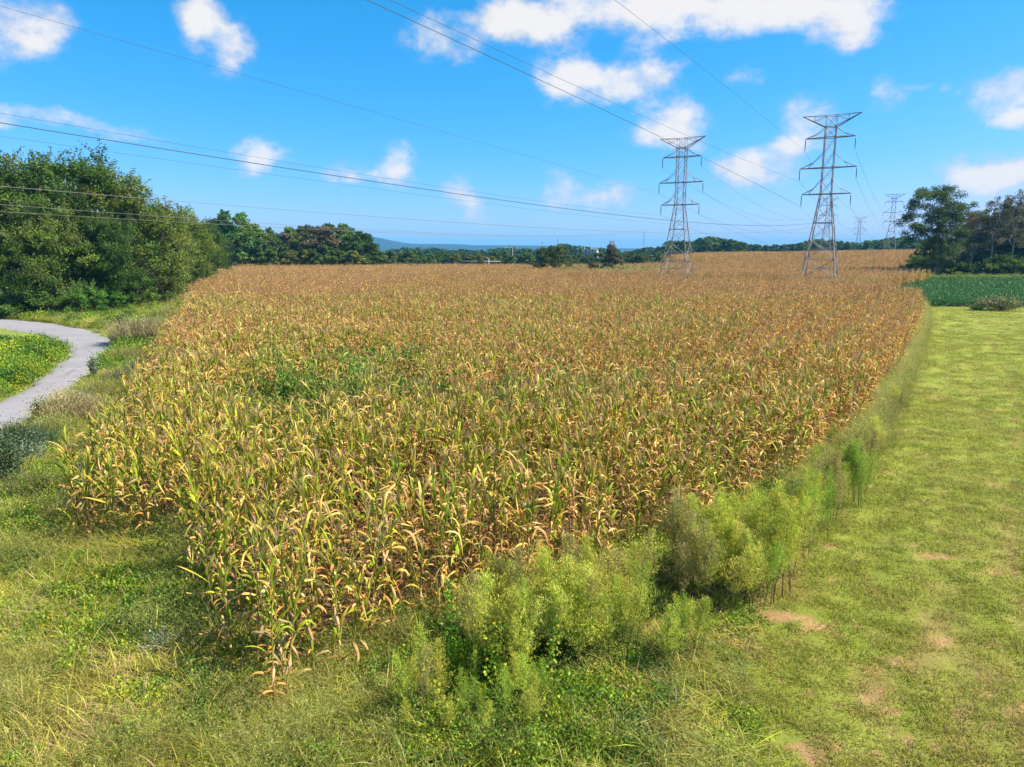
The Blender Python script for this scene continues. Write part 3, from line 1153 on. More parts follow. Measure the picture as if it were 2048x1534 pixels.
def plume_tuft(seed):
    """airy seed-headed grass"""
    rg = RS(seed)
    m_ = MB()
    n = 46
    P_ = np.stack([rg.normal(size=n) * .12, rg.normal(size=n) * .12, 0 * rg.rand(n)], 1)
    C = np.array((.36, .38, .08)) * (.7 + .5 * rg.rand(n))[:, None]
    blades(m_, P_, .45 + .5 * rg.rand(n), .008, .75, C * .7, C, rg, 3)
    q = 80
    a_ = rg.rand(q) * 6.28
    hh = .42 + .42 * rg.rand(q)
    rr_ = .08 + .42 * rg.rand(q) * hh
    P2 = np.stack([np.cos(a_) * rr_, np.sin(a_) * rr_, hh], 1)
    C2 = np.array((.50, .48, .15)) * (.7 + .5 * rg.rand(q))[:, None]
    leafquads(m_, P2, .05, .009, C2, rg, .6)
    return m_


plume_src = [plume_tuft(560 + k).mesh('plume_grass', M_MEADOW) for k in range(4)]


def broad_clump(seed, kind):
    rg = RS(seed)
    cols = [[(.15, .29, .02), (.22, .36, .03), (.10, .20, .02)], [(.26, .36, .03), (.36, .40, .03), (.17, .27, .02)], [(.08, .16, .025), (.12, .21, .03)]][kind]
    m_ = leafy_clump(seed, 240, .36, .34, cols, .055)
    if kind == 1:
        q = 2
        P2 = np.stack([rg.normal(size=q) * .2, rg.normal(size=q) * .2, .28 + .1 * rg.rand(q)], 1)
        leafquads(m_, P2, .045, .04, np.tile(np.array((.70, .50, .02)), (q, 1)), rg, 1)
    return m_


broad_src = [broad_clump(600 + k, k % 3).mesh('broadleaf_clump', M_WEED) for k in range(6)]


def off_all(x, y, road_pad=.25):
    ci = inpoly(x, y, CORN)
    ci &= (polydist(x, y, CORN) > 1.3) | (y > 40)
    return (~ci) & (~inpoly(x, y, ROADP)) & (polydist(x, y, ROADP) > road_pad) & (~inpoly(x, y, SOY))


PX, PY, PS = [], [], []
for (y0, y1, dens_, s) in ((7, 13, 34, 1.0), (13, 22, 22, 1.15), (22, 40, 11, 1.5), (40, 90, 3.2, 2.2)):
    x0, x1 = -.74 * y1 - 4, 8 + y1 * .3
    n = int((x1 - x0) * (y1 - y0) * dens_)
    a_, b_ = sample(n, x0, x1, y0, y1)
    k = in_view(a_, b_, 2) & off_all(a_, b_) & (lawn_mask(a_, b_) < .15) & (rng.rand(n) > dirt(a_, b_))
    k &= ~((a_ < -30) & (b_ < 64) & (b_ > 52) & (a_ + b_ * 0 < -36))
    PX.append(a_[k]), PY.append(b_[k]), PS.append(np.full(k.sum(), s))
x, y, s = map(np.concatenate, (PX, PY, PS))
n = len(x)
# which mixture grows where
foot = 1 - sstep(polydist(x, y, [(6.8, 16.8), (4.6, 13.4), (2.4, 12.3), (.4, 11.2), (-1, 10.4)], False), .2, 1.2)
bl = .62 * fbm(x, y, .9, 4, 91) + .38 * rng.rand(n) + .20 * (1 - sstep(np.hypot(x - .2, (y - 9.9) * 1.3), 1.4, 3.2)) + .14 * sstep(-x, 10.5, 13) * (1 - sstep(y, 20, 26)) + .45 * ((x < -23.5) & (y < 54))
isb = (bl > .60) & (rng.rand(n) < .75)
pl = .55 * fbm(x, y, 1.6, 3, 95) + .45 * rng.rand(n)
isp = (~isb) & (pl > .62)
ism = (~isb) & (~isp) & (rng.rand(n) > foot * .8)
isb &= rng.rand(n) > foot * .5
isp &= rng.rand(n) > foot * .9
close = 1.0 - .45 * sstep(x, 0, 3.5) * (1 - sstep(y, 11, 14))
kk = np.clip((fbm(x, y, 1.9, 3, 98) * 5.2 - 1.0 + rng.normal(size=n) * .6).astype(int), 0, 3)
kk = kk[ism]
order_m = np.array([3, 0, 1, 2])[kk]
q = ism
scatter('meadow_grass', mead_src, np.stack([x[q], y[q], terrain(x[q], y[q])], 1), rots(q.sum(), rng, .16),
        np.stack([s[q], s[q], (.65 + .6 * rng.rand(q.sum())) * close[q] * (1 + .15 * (s[q] - 1))], 1), order_m + 4 * rng.randint(0, 2, q.sum()),
        'long unmown yellow green grass in front of and left of the corn', 'grass')
q = isp
scatter('plume_grass', plume_src, np.stack([x[q], y[q], terrain(x[q], y[q])], 1), rots(q.sum(), rng, .2),
        np.stack([s[q], s[q], (.55 + .5 * rng.rand(q.sum())) * close[q]], 1), rng.randint(0, 4, q.sum()), 'pale tan seed-headed grass in the unmown strip', 'grass')
q = isb
kb = np.clip((fbm(x, y, 1.0, 3, 77)[q] * 6 - 1.5 + rng.normal(size=q.sum()) * .5).astype(int), 0, 2)
scatter('broadleaf_weeds', broad_src, np.stack([x[q], y[q], terrain(x[q], y[q])], 1), rots(q.sum(), rng, .1),
        np.stack([s[q], s[q], (.5 + .8 * rng.rand(q.sum())) * close[q] * (1 + 1.2 * (x[q] < -23.5))], 1), kb + 3 * rng.randint(0, 2, q.sum()), 'low bright green and yellow broadleaf weeds in the unmown strip', 'weeds')

# fluffy grass along the right side of the corn
n = 900
t_ = rng.rand(n) ** .8
seg_ = np.array([(6.4, 17.2), (8.5, 20.3), (12.2, 25.1), (19.2, 35.4), (28.2, 50.1), (38, 66), (50.7, 88.9)])
dl = np.concatenate([[0], np.cumsum(np.hypot(*np.diff(seg_, axis=0).T))])
tt = t_ * dl[-1]
fx, fy = np.interp(tt, dl, seg_[:, 0]), np.interp(tt, dl, seg_[:, 1])
w_ = np.interp(tt, [0, 8, 20, 90], [1.5, 1.5, .8, .5])
fx = fx + w_ * (rng.rand(n) * 1.1 + .0) * .86
fy = fy - w_ * (rng.rand(n) * .9) * .5
scatter('verge_grass', plume_src, np.stack([fx, fy, terrain(fx, fy)], 1), rots(n, rng, .12), scls(n, rng, 1.0, 1.7, .9, 1.6), rng.randint(0, 4, n),
        'pale fluffy tall grass fringing the right edge of the corn', 'grass')

# soybeans
soy_src = [leafy_clump(700 + k, 150, .75, .62, [(.07, .19, .045), (.10, .25, .06), (.05, .13, .035)], .17).mesh('soybean_row', M_SOY) for k in range(4)]
gx, gy = np.meshgrid(np.arange(45, 160, .85), np.arange(78, 176, .95))
gx = gx.ravel() + rng.normal(size=gx.size) * .15
gy = gy.ravel() + rng.normal(size=gy.size) * .15
k = inpoly(gx, gy, SOY) & in_view(gx, gy, 3)
gx, gy = gx[k], gy[k]
n = len(gx)
scatter('soybean_crop', soy_src, np.stack([gx, gy, terrain(gx, gy)], 1), rots(n, rng, .05), scls(n, rng, .9, 1.1, 1.05, 1.4), rng.randint(0, 4, n),
        'flat dark green soybean field behind the mown strip at the right', 'soybeans')

# ------------------------------------------------------------------ tall feathery weeds
def weed_meshes(seed, H, tone, full=1.0, dark=0.0):
    R = random.Random(seed)
    rg = RS(seed)
    st = MB()
    lx, ly = R.gauss(0, .10), R.gauss(0, .10)
    tt_ = np.linspace(0, 1, 6)
    sp = np.stack([lx * tt_ ** 1.5, ly * tt_ ** 1.5, H * tt_], 1)
    sc_ = np.array((.085, .05, .032)) if not dark else np.array((.10, .14, .04))
    tube(st, sp, np.linspace(.0085, .0025, 6), sc_, 5)
    pl_ = MB()
    nb = int(34 * full)
    for q in range(nb):
        h_ = .36 + .62 * (q / nb)
        a_ = q * 2.4 + R.uniform(-.4, .4)
        L = (.60 * (1 - (h_ - .36) / .66)) * R.uniform(.6, 1.25) + .06
        p0 = np.array([lx * h_ ** 1.5, ly * h_ ** 1.5, H * h_])
        d = np.array([math.cos(a_) * .55, math.sin(a_) * .55, .83])
        m = int(18 + 95 * L)
        t2 = rg.rand(m)
        P_ = p0 + d * (t2 * L)[:, None] + rg.normal(size=(m, 3)) * .028 * (.4 + t2)[:, None]
        C = np.array(tone) * (.65 + .7 * rg.rand(m))[:, None]
        dk = rg.rand(m) < .3
        C[dk] *= np.array([.55, .75, .5])
        leafquads(pl_, P_, .058, .0085, C, rg, 2.2)
        ribbon(pl_, p0, a_, .58, -.1, L, .008, np.array(tone) * .6, np.array(tone) * .8, 2, 0, 0)
    # narrow stem leaves
    m = int(90 * (1.6 if dark else 1))
    hh = (.12 if dark else .28) + .6 * rg.rand(m)
    P_ = np.stack([lx * hh ** 1.5, ly * hh ** 1.5, H * hh], 1)
    C = np.array((.17, .24, .035)) * (.7 + .6 * rg.rand(m))[:, None]
    leafquads(pl_, P_, .10 + .05 * rg.rand(m), .012, C, rg, .3)
    return st, pl_


TONES = [(.66, .62, .10), (.56, .58, .08), (.72, .64, .15), (.46, .36, .13), (.38, .48, .06), (.15, .28, .04)]
weed_proto = []
for k in range(10):
    tone = TONES[(0, 1, 2, 0, 1, 2, 3, 3, 4, 5)[k]]
    st, pl_ = weed_meshes(800 + k, 1.95 + .25 * ((k * 37) % 10) / 10, tone, 1.0 if k < 9 else .35, 1 if k >= 8 else 0)
    weed_proto.append((st.mesh('stem', M_STEM), pl_.mesh('plume', M_WEED)))
weed_used = {}


def place_weed(k, x_, y_, sc_, label, group, lean=(0, 0)):
    z_ = float(terrain(x_, y_)) - .02
    if k not in weed_used:
        r = bpy.data.objects.new('tall_weed', None)
        COL.objects.link(r)
        obj('stem', weed_proto[k][0], r)
        obj('plume', weed_proto[k][1], r)
        r.location = (x_, y_, z_)
        r.scale = (sc_ * 1.3, sc_ * 1.3, sc_ * .93)
        weed_used[k] = r
    else:
        r = dup(weed_used[k], (x_, y_, z_), 0, sc_)
    w_ = random.uniform(1.0, 1.4)
    r.scale = (sc_ * w_, sc_ * w_, sc_ * .93)
    r.rotation_euler = (lean[0], lean[1], random.random() * 6.28)
    tag(r, label, 'weed', group)
    return r


random.seed(21)
WTONE = {0: 'pale yellow', 1: 'yellow green', 2: 'cream tipped', 3: 'pale yellow', 4: 'yellow green', 5: 'cream tipped', 6: 'brownish', 7: 'brownish', 8: 'bright green', 9: 'dark green'}


def weed_patch(n, poly_px, kinds, s0, s1, label):
    pts = [tuple(on(a_, b_)[:2]) for a_, b_ in poly_px]
    xs2, ys2 = [p[0] for p in pts], [p[1] for p in pts]
    c_ = 0
    while c_ < n:
        px_, py_ = random.uniform(min(xs2), max(xs2)), random.uniform(min(ys2), max(ys2))
        if not inpoly(np.array([px_]), np.array([py_]), pts)[0]:
            continue
        kd = random.choice(kinds)
        cx_, cy_ = sum(xs2) / len(xs2), sum(ys2) / len(ys2)
        sz_ = random.uniform(s0, s1)
        lb_ = '%s %s weed on the %s %s of %s' % ('tall' if sz_ > (s0 + s1) / 2 else 'shorter', WTONE[kd], 'near' if py_ < cy_ else 'far', 'left' if px_ < cx_ else 'right', label)
        place_weed(kd, px_, py_, sz_, lb_, lb_, (random.gauss(0, .11), random.gauss(0, .11)))
        c_ += 1


weed_patch(66, [(1390, 1215), (1420, 1245), (1480, 1240), (1545, 1225), (1590, 1190), (1600, 1150), (1560, 1120), (1480, 1120), (1400, 1150)], [0, 1, 2, 3, 4, 5, 8], .70, 1.06,
           'the thick clump by the lawn')
weed_patch(24, [(1330, 1220), (1370, 1250), (1440, 1230), (1440, 1160), (1340, 1150)], [6, 7, 0, 6, 4], .85, 1.05,
           'the brownish clump left of it')
weed_patch(74, [(900, 1350), (960, 1400), (1060, 1400), (1150, 1370), (1240, 1350), (1300, 1300), (1300, 1240), (1180, 1240), (1040, 1270), (930, 1300)], [0, 1, 2, 3, 4, 6, 5], .62, 1.02,
           'the front centre clump')
weed_patch(10, [(1300, 1330), (1320, 1370), (1400, 1360), (1420, 1300), (1340, 1280)], [1, 8, 9, 0], .55, .78, 'the sparse group before the clumps')
weed_patch(22, [(1620, 1030), (1640, 1055), (1720, 1030), (1730, 990), (1660, 990)], [8, 9, 8, 6], .72, .95, 'the thin dark group beyond the clumps')
weed_patch(10, [(1580, 1080), (1600, 1120), (1660, 1090), (1640, 1050)], [1, 8, 4], .7, .9, 'the small linking group')
weed_patch(8, [(780, 1400), (800, 1460), (900, 1440), (900, 1380)], [3, 6, 4, 1], .45, .7, 'the low vine tangle by the corn')

weed_patch(16, [(740, 1440), (800, 1500), (1000, 1510), (1150, 1450), (1100, 1400), (900, 1400)], [3, 6, 4, 1, 8], .30, .62, 'the low weeds at bottom centre')
weed_patch(14, [(1680, 1000), (1740, 985), (1800, 870), (1790, 800), (1740, 880)], [1, 2, 0, 6], .55, .85, 'the loose fringe along the corn')

# vines on the weeds
def vine(path, label, seed, yellow=.4):
    rg = RS(seed)
    p = np.array(path, float)
    t_ = np.linspace(0, 1, 40)
    d = np.linspace(0, 1, len(p))
    C_ = np.stack([np.interp(t_, d, p[:, q]) for q in range(3)], 1) + rg.normal(size=(40, 3)) * .02
    root = bpy.data.objects.new('vine', None)
    COL.objects.link(root)
    root.location = tuple(p[0])
    st = MB()
    tube(st, C_ - p[0], .004, (.16, .2, .05), 4)
    obj('vine_stem', st.mesh('vine_stem', M_STEM), root)
    lf = MB()
    n_ = 260
    k_ = rg.randint(0, 40, n_)
    P_ = C_[k_] - p[0] + rg.normal(size=(n_, 3)) * .07
    Cc = np.where((rg.rand(n_) < yellow)[:, None], np.array((.46, .44, .03)), np.array((.22, .38, .03))) * (.7 + .5 * rg.rand(n_))[:, None]
    leafquads(lf, P_, .06, .06, Cc, rg, .2)
    obj('vine_leaves', lf.mesh('vine_leaves', M_WEED), root)
    tag(root, label, 'vine')


def gp(px_, py_, z_=0.0):
    """ground position at a pixel base, lifted to height z"""
    b_ = on(px_, py_)
    return (b_[0], b_[1], z_)


vine([gp(905, 1370), gp(905, 1365, .8), gp(900, 1360, 1.75)], 'bright green vine climbing the leftmost weed beside the corn', 1, .15)
vine([gp(960, 1440), gp(985, 1400, .7), gp(1000, 1370, 1.3)], 'yellow green heart-leaved vine leaning over the left part of the front clump', 2, .5)
vine([gp(1065, 1440), gp(1050, 1400, .7), gp(1035, 1370, 1.5)], 'yellow green vine hanging down the middle of the front clump', 3, .45)
vine([gp(1110, 1420), gp(1100, 1390, .8), gp(1120, 1360, 1.5)], 'leafy vine just right of the hanging one in the front clump', 4, .35)
vine([gp(960, 1520), gp(900, 1480, .25), gp(860, 1440, .7)], 'yellow leaved vine sprawling low over grass at bottom centre', 5, .7)

# named low plants
def shrub(name, cat, label, x_, y_, r_, h_, cols, n_, L, seed, stem_col=(.12, .09, .05), mat=None, upright=False):
    rg = RS(seed)
    root = bpy.data.objects.new(name, None)
    COL.objects.link(root)
    root.location = (float(x_), float(y_), float(terrain(x_, y_)))
    st = MB()
    tips = []
    for q in range(12):
        a_ = q * 2.4
        k_ = .25 + .75 * rg.rand()
        tip = np.array([math.cos(a_) * r_ * .7 * k_, math.sin(a_) * r_ * .7 * k_, h_ * (.55 + .4 * rg.rand())])
        tube(st, [np.zeros(3), tip * [.4, .4, .55], tip], (.02 * h_, .012 * h_, .004), stem_col, 4)
        tips.append(tip)
    obj('stem', st.mesh('stem', M_STEM), root)
    lf = MB()
    tips = np.array(tips)
    ti = rg.randint(0, 12, n_)
    f_ = rg.rand(n_) ** .6
    P_ = tips[ti] * f_[:, None] + rg.normal(size=(n_, 3)) * [r_ * .28, r_ * .28, h_ * .13]
    P_[:, 2] = np.abs(P_[:, 2])
    C = np.array(cols)[rg.randint(0, len(cols), n_)] * (.65 + .7 * rg.rand(n_))[:, None]
    if mat is M_MEADOW:
        nb_ = n_ // 3
        a_ = rg.rand(nb_) * 6.28
        rr_ = r_ * .75 * np.sqrt(rg.rand(nb_))
        Pb = np.stack([np.cos(a_) * rr_, np.sin(a_) * rr_, 0 * a_], 1)
        hh = h_ * (.45 + .65 * rg.rand(nb_)) * (1.1 - .5 * (rr_ / r_) ** 2) * (.75 + .5 * fbm(Pb[:, 0], Pb[:, 1], .6, 2, seed))
        blades(lf, Pb, hh, .03 * max(1, L / .11), .5, C[:nb_] * .6, C[:nb_] * 1.05, rg, 3)
        keep_ = rg.rand(n_) < .35
        P_, C, n_ = P_[keep_], C[keep_], int(keep_.sum())
        L = L * .6
    leafquads(lf, P_, L * (.6 + .8 * rg.rand(n_)), L * .5, C, rg, .6)
    obj('foliage', lf.mesh('foliage', mat or M_WEED), root)
    tag(root, label, cat)
    return root


DK = [(.05, .12, .02), (.08, .17, .03), (.04, .08, .02)]
BG_ = [(.12, .19, .09), (.16, .23, .11), (.09, .14, .06)]
WH = [(.42, .46, .38), (.3, .36, .24), (.16, .22, .08), (.12, .17, .06)]
TN = [(.42, .33, .16), (.34, .30, .12), (.50, .40, .22)]
p = on(248, 688)
shrub('roadside_bush', 'bush', 'dark green upright bush at the road edge where it bends away', p[0], p[1], .7, 1.9, DK, 1800, .14, 31)
p = on(84, 855)
shrub('roadside_bush', 'bush', 'small dark green bush at the near edge of the road', p[0], p[1], .38, 1.15, DK, 900, .10, 32)
p = on(188, 765)
shrub('sapling', 'young plant', 'slim bluish green young plant beside the pale road', p[0], p[1], .28, 1.5, BG_, 420, .12, 33)
p = on(15, 985)
shrub('flowering_weed', 'weed', 'large grey green weed with white flowers at the left picture edge', p[0], p[1], .8, 1.9, BG_ + [(.05, .09, .03)], 2600, .09, 34)
p = on(60, 930)
shrub('flowering_weed', 'weed', 'spreading weed with small white flowers below the road edge', p[0], p[1], .8, 1.0, BG_ + WH[:2], 1600, .07, 35)
p = on(310, 1315)
shrub('aster', 'flowers', 'low plant covered with tiny white flowers in the front grass', p[0], p[1], .45, .55, WH, 900, .05, 36)
p = on(285, 690)
shrub('dry_grass_clump', 'grass clump', 'large tan brown clump of dry grass right of the road bend', p[0], p[1], 2.6, 2.3, TN, 6000, .20, 37, mat=M_MEADOW)
p = on(140, 850)
shrub('dry_grass_clump', 'grass clump', 'tan and yellow dry clump between the small bush and the corn', p[0], p[1], 1.3, 1.5, TN, 4200, .14, 38, mat=M_MEADOW)
YG = [(.34, .36, .08), (.26, .32, .06), (.40, .36, .13)]
for k_, (a_, b_, r_, h_, cl, lb) in enumerate([
        (345, 640, 2.2, 1.9, YG, 'yellow green grass clump on the bank below the left wood'), (378, 612, 2.6, 2.0, YG, 'farthest yellow green grass clump between wood and corn'),
        (318, 668, 1.8, 1.6, YG, 'olive grass clump just behind the large tan one'), (255, 730, 1.4, 1.3, YG, 'olive grass clump at the road edge below the bend'),
        (205, 800, 1.2, 1.2, YG, 'olive clump beside the slim bluish plant'), (170, 830, 1.1, 1.1, TN, 'small tan clump under the slim bluish plant'),
        (110, 880, 1.0, 1.2, YG, 'yellow green clump below the small dark bush'), (75, 905, .9, 1.0, BG_, 'grey green clump left of the corn corner'),
        (35, 905, .8, 1.2, BG_ + DK[:1], 'dark grey green weed at the near road edge'), (60, 1000, .8, .9, YG, 'yellowish clump at left below the white flowered weeds'),
        (290, 750, 1.4, 1.2, BG_ + YG, 'green clump touching the corn above the corner')]):
    p = on(a_, b_)
    shrub('grass_clump', 'grass clump', lb, p[0], p[1], r_, h_, cl, 3000, .15 if b_ < 760 else .11, 60 + k_, mat=M_MEADOW)
p = on(240, 770)
shrub('arching_grass_clump', 'grass clump', 'grey green arching grass clump at the road edge above the corn corner', p[0], p[1], 1.1, .9, BG_ + TN[:1], 1600, .14, 39, mat=M_MEADOW)
p = on(2000, 622)
shrub('verge_shrub', 'shrub', 'reddish brown and green shrub in front of the soybeans', p[0], p[1], 2.6, 1.6, TN[:1] + [(.22, .13, .09)] + DK[:2], 3200, .2, 40)
p = on(1955, 622)
shrub('verge_shrub', 'shrub', 'small green shrub left of the brown one before the soybeans', p[0], p[1], 1.0, .7, DK + [(.15, .25, .05)], 900, .16, 41)


def dock(px_, py_):
    b_ = on(px_, py_)
    root = bpy.data.objects.new('dock_plant', None)
    COL.objects.link(root)
    root.location = (float(b_[0]), float(b_[1]), 0)
    R = random.Random(3)
    for q in range(13):
        m_ = MB()
        g = np.array(R.choice([(.12, .18, .03), (.20, .22, .05), (.09, .14, .03)]))
        ribbon(m_, np.zeros(3), q * 2.4, R.uniform(.4, .9), R.uniform(.3, 1.0), R.uniform(.28, .42), .075, g, g * 1.3, 5, R.uniform(-.4, .4), .2)
        obj('leaf', m_.mesh('leaf', M_WEED), root)
    tag(root, 'low rosette of broad dark green leaves alone in the front grass', 'weed')


dock(1295, 1445)

# ------------------------------------------------------------------ trees
def tree_proto(seed, H, cr, base, nleaf, L, cols, nclump=60, lobes=7, trunk_col=(.13, .10, .075), sparse=0.0, flat=1.0, limbs=9, spray=0.0, trunk_r=None):
    """returns trunk mesh, crown mesh; H height, cr crown radius, base = height where the crown starts"""
    rg = RS(seed)
    R = random.Random(seed)
    tr = MB()
    tr_r = trunk_r or H * .018
    bend = np.array([R.gauss(0, .03), R.gauss(0, .03)]) * H
    tp = np.linspace(0, 1, 7)
    axis = np.stack([bend[0] * tp ** 2, bend[1] * tp ** 2, H * .86 * tp], 1)
    tube(tr, axis, tr_r * (1.05 - .9 * tp) + .01, trunk_col, 7)
    ch = H - base
    # lobes of the crown
    LB = []
    for q in range(lobes):
        a_ = q * 2.4 + R.uniform(-.5, .5)
        hh = (q + .5) / lobes
        rad = cr * (.62 * math.sin(math.pi * min(1, .18 + .80 * hh)) ** .7) * R.uniform(.6, 1.15)
        c_ = np.array([math.cos(a_) * rad, math.sin(a_) * rad, base + ch * (.12 + .76 * hh)])
        LB.append((c_, cr * R.uniform(.34, .58), ch * R.uniform(.15, .24) * flat))
    LB.append((np.array([bend[0], bend[1], base + ch * .86]), cr * .42, ch * .16))
    LB.append((np.array([bend[0], bend[1], base + ch * .5]), cr * .62, ch * .36))
    # clumps on the surface of lobes
    CL = []
    for q in range(nclump):
        c_, r1, r2 = LB[R.randrange(len(LB))]
        v_ = rg.normal(size=3)
        v_ /= np.linalg.norm(v_)
        if v_[2] < -.5:
            v_[2] *= -.5
        k_ = R.uniform(.65, 1.12)
        CL.append((c_ + v_ * [r1, r1, r2] * k_, cr * R.uniform(.09, .21), R.uniform(.72, 1.3), R.random()))
    for q in range(limbs):
        c_, r1, r2 = LB[q % len(LB)]
        h0 = max(base * .8, c_[2] - ch * R.uniform(.2, .4)) if not sparse else base + (c_[2] - base) * .35
        h0 = min(h0, H * .8)
        k_ = h0 / (H * .86)
        s_ = np.array([bend[0] * k_ ** 2, bend[1] * k_ ** 2, h0])
        mid = s_ * .5 + c_ * .5 + [0, 0, ch * .04]
        tube(tr, [s_, mid, c_, c_ + (c_ - s_) * .25], np.array([.42, .26, .13, .04]) * tr_r, trunk_col, 5)
        for w in range(5 if sparse else 2):
            e_ = c_ + rg.normal(size=3) * [r1, r1, r2] * .9
            tube(tr, [mid * .4 + c_ * .6, (c_ + e_) / 2, e_], np.array([.12, .08, .03]) * tr_r, trunk_col, 4)
    n_ = nleaf
    P_ = np.zeros((n_, 3))
    C = np.zeros((n_, 3))
    w = np.array([c_[1] ** 2 for c_ in CL])
    pick = rg.choice(len(CL), n_, p=w / w.sum())
    cc_ = np.array([c_[0] for c_ in CL])[pick]
    rr_ = np.array([c_[1] for c_ in CL])[pick]
    br_ = np.array([c_[2] for c_ in CL])[pick]
    hu = np.array([c_[3] for c_ in CL])[pick]
    v_ = rg.normal(size=(n_, 3))
    v_ /= np.linalg.norm(v_, axis=1)[:, None]
    P_ = cc_ + v_ * (rr_ * rg.rand(n_) ** .45)[:, None] * [1, 1, .72 * flat]
    cols = np.array(cols)
    ci_ = np.clip((hu * len(cols)).astype(int), 0, len(cols) - 1)
    C = cols[ci_] * (br_ * (.7 + .6 * rg.rand(n_)))[:, None]
    cr_mb = MB()
    leafquads(cr_mb, P_, L * (.6 + .8 * rg.rand(n_)), L * .55, C, rg, .35)
    if spray:
        q = int(spray)
        top = np.argsort([-c_[0][2] - .3 * np.hypot(c_[0][0], c_[0][1]) for c_ in CL])[:max(10, len(CL) // 2)]
        for w in range(q):
            c_ = CL[top[R.randrange(len(top))]]
            d = rg.normal(size=3) * [.5, .5, .25] + [0, 0, .9]
            d /= np.linalg.norm(d)
            Ls = R.uniform(.7, 1.7)
            m = 26
            t2 = rg.rand(m)
            P3 = c_[0] + d * c_[1] * .6 + d * (t2 * Ls)[:, None] + rg.normal(size=(m, 3)) * .10
            leafquads(cr_mb, P3, L * .8, L * .4, cols[R.randrange(len(cols))] * (.8 + .5 * rg.rand(m))[:, None], rg, .5)
            tube(tr, [c_[0], c_[0] + d * (c_[1] * .6 + Ls)], (.03, .008), trunk_col, 3)
    return tr.mesh('trunk', M_BARK), cr_mb.mesh('crown', M_TREE)


def place_tree(name, proto, x_, y_, sc_, rz, label, group=None, cat='tree', z_=None):
    r = bpy.data.objects.new(name, None)
    COL.objects.link(r)
    r.location = (float(x_), float(y_), float(terrain(x_, y_)) - .05 if z_ is None else z_)
    r.rotation_euler = (0, 0, rz)
    r.scale = (sc_,) * 3 if isinstance(sc_, (int, float)) else sc_
    obj('trunk', proto[0], r)
    obj('crown', proto[1], r)
    tag(r, label, cat, group)
    return r


G1 = [(.115, .19, .03), (.15, .235, .035), (.09, .15, .027), (.19, .255, .042), (.17, .21, .045)]
G2 = [(.07, .135, .022), (.10, .175, .028), (.055, .10, .02), (.13, .22, .035)]
G3 = [(.20, .22, .035), (.25, .25, .035), (.15, .18, .03)]
BR = [(.15, .115, .06), (.10, .10, .035), (.19, .13, .08)]
pA = [tree_proto(1000 + k, 14, 6.2, .8, 26000, .27, (G1, G2, G1)[k], 210, 11, spray=150) for k in range(3)]
pB = [tree_proto(1010 + k, 5, 3.4, .2, 8000, .24, (G2, [(.10, .2, .03), (.14, .26, .035), (.08, .15, .03)], G1)[k], 70, 7, spray=30) for k in range(3)]
rt = random.Random(8)
# the wood on the left, from the road to the field's far corner: (px of centre, depth, top py, width factor, proto, label)
LEFTW = [(-150, 90, 330, 1.3, 0, 'big leafy tree mostly outside the left picture edge'),
         (15, 84, 322, 1.15, 0, 'tall shaggy tree at the left picture edge behind the road'),
         (150, 85, 308, 1.15, 1, 'tallest shaggy tree of the left wood with loose twigs on top'),
         (255, 88, 345, 1.1, 0, 'broad green tree right of the tallest one in the left wood'),
         (85, 78, 400, .95, 2, 'dense green tree low in front of the tallest one'),
         (220, 82, 430, .9, 1, 'rounded dark green tree above the road bend'),
         (325, 100, 408, 1.0, 2, 'tree with thin grey twigs sloping down toward the field'),
         (375, 118, 434, 1.0, 0, 'olive tree on the falling edge of the left wood'),
         (330, 98, 460, .75, 1, 'low dark green tree at the grassy bank by the corn'),
         (410, 142, 440, 1.0, 1, 'smaller dark tree where the left wood meets the field'),
         (60, 102, 340, 1.2, 2, 'tree filling the back of the wood near the left edge'),
         (195, 108, 350, 1.2, 0, 'tree filling the back of the wood behind the broad one')]
for k, (px_, dd_, top, wf, pk, lb) in enumerate(LEFTW):
    b_ = at(px_, 500, dd_)
    Ht = at(px_, top, dd_)[2]
    s_ = Ht / 14.6
    place_tree('broadleaf_tree', pA[pk], b_[0], dd_, (s_ * wf, s_ * wf, s_), rt.uniform(0, 6), lb)
UNDER = [(-60, 76, 555, 0), (20, 75, 545, 0), (95, 77, 540, 0), (160, 75.5, 570, 1), (215, 80, 575, 1), (270, 86, 540, 0), (310, 95, 545, 2), (345, 106, 530, 1), (375, 124, 520, 0), (405, 148, 515, 2), (425, 180, 510, 0),
         (250, 84, 585, 1), (130, 76, 590, 2)]
UL = ['leafy shrub beneath the wood beyond the left picture edge', 'dark shrub under the tall tree at the left edge of the picture', 'dense shrub behind the road under the tallest tree', 'light green rounded shrub at the foot of the wood above the road',
      'bright green shrub beside the road bend', 'dark shrub above the grassy bank', 'shrub on the grassy bank near the field side', 'bright shrub at the edge of wood and corn', 'dark shrub farther along the corn edge',
      'small shrub near the far left field corner', 'farthest shrub of the left wood by the treeline', 'low bright green shrub on the grass just right of the bend', 'low olive shrub touching the far side of the road']
for k, (px_, dd_, top, pk) in enumerate(UNDER):
    b_ = at(px_, 500, dd_)
    Ht = at(px_, top, dd_)[2]
    s_ = max(.35, Ht / 5.2)
    place_tree('shrub', pB[pk], b_[0], dd_, (s_ * 1.1, s_ * 1.1, s_), rt.uniform(0, 6), UL[k], cat='shrub')

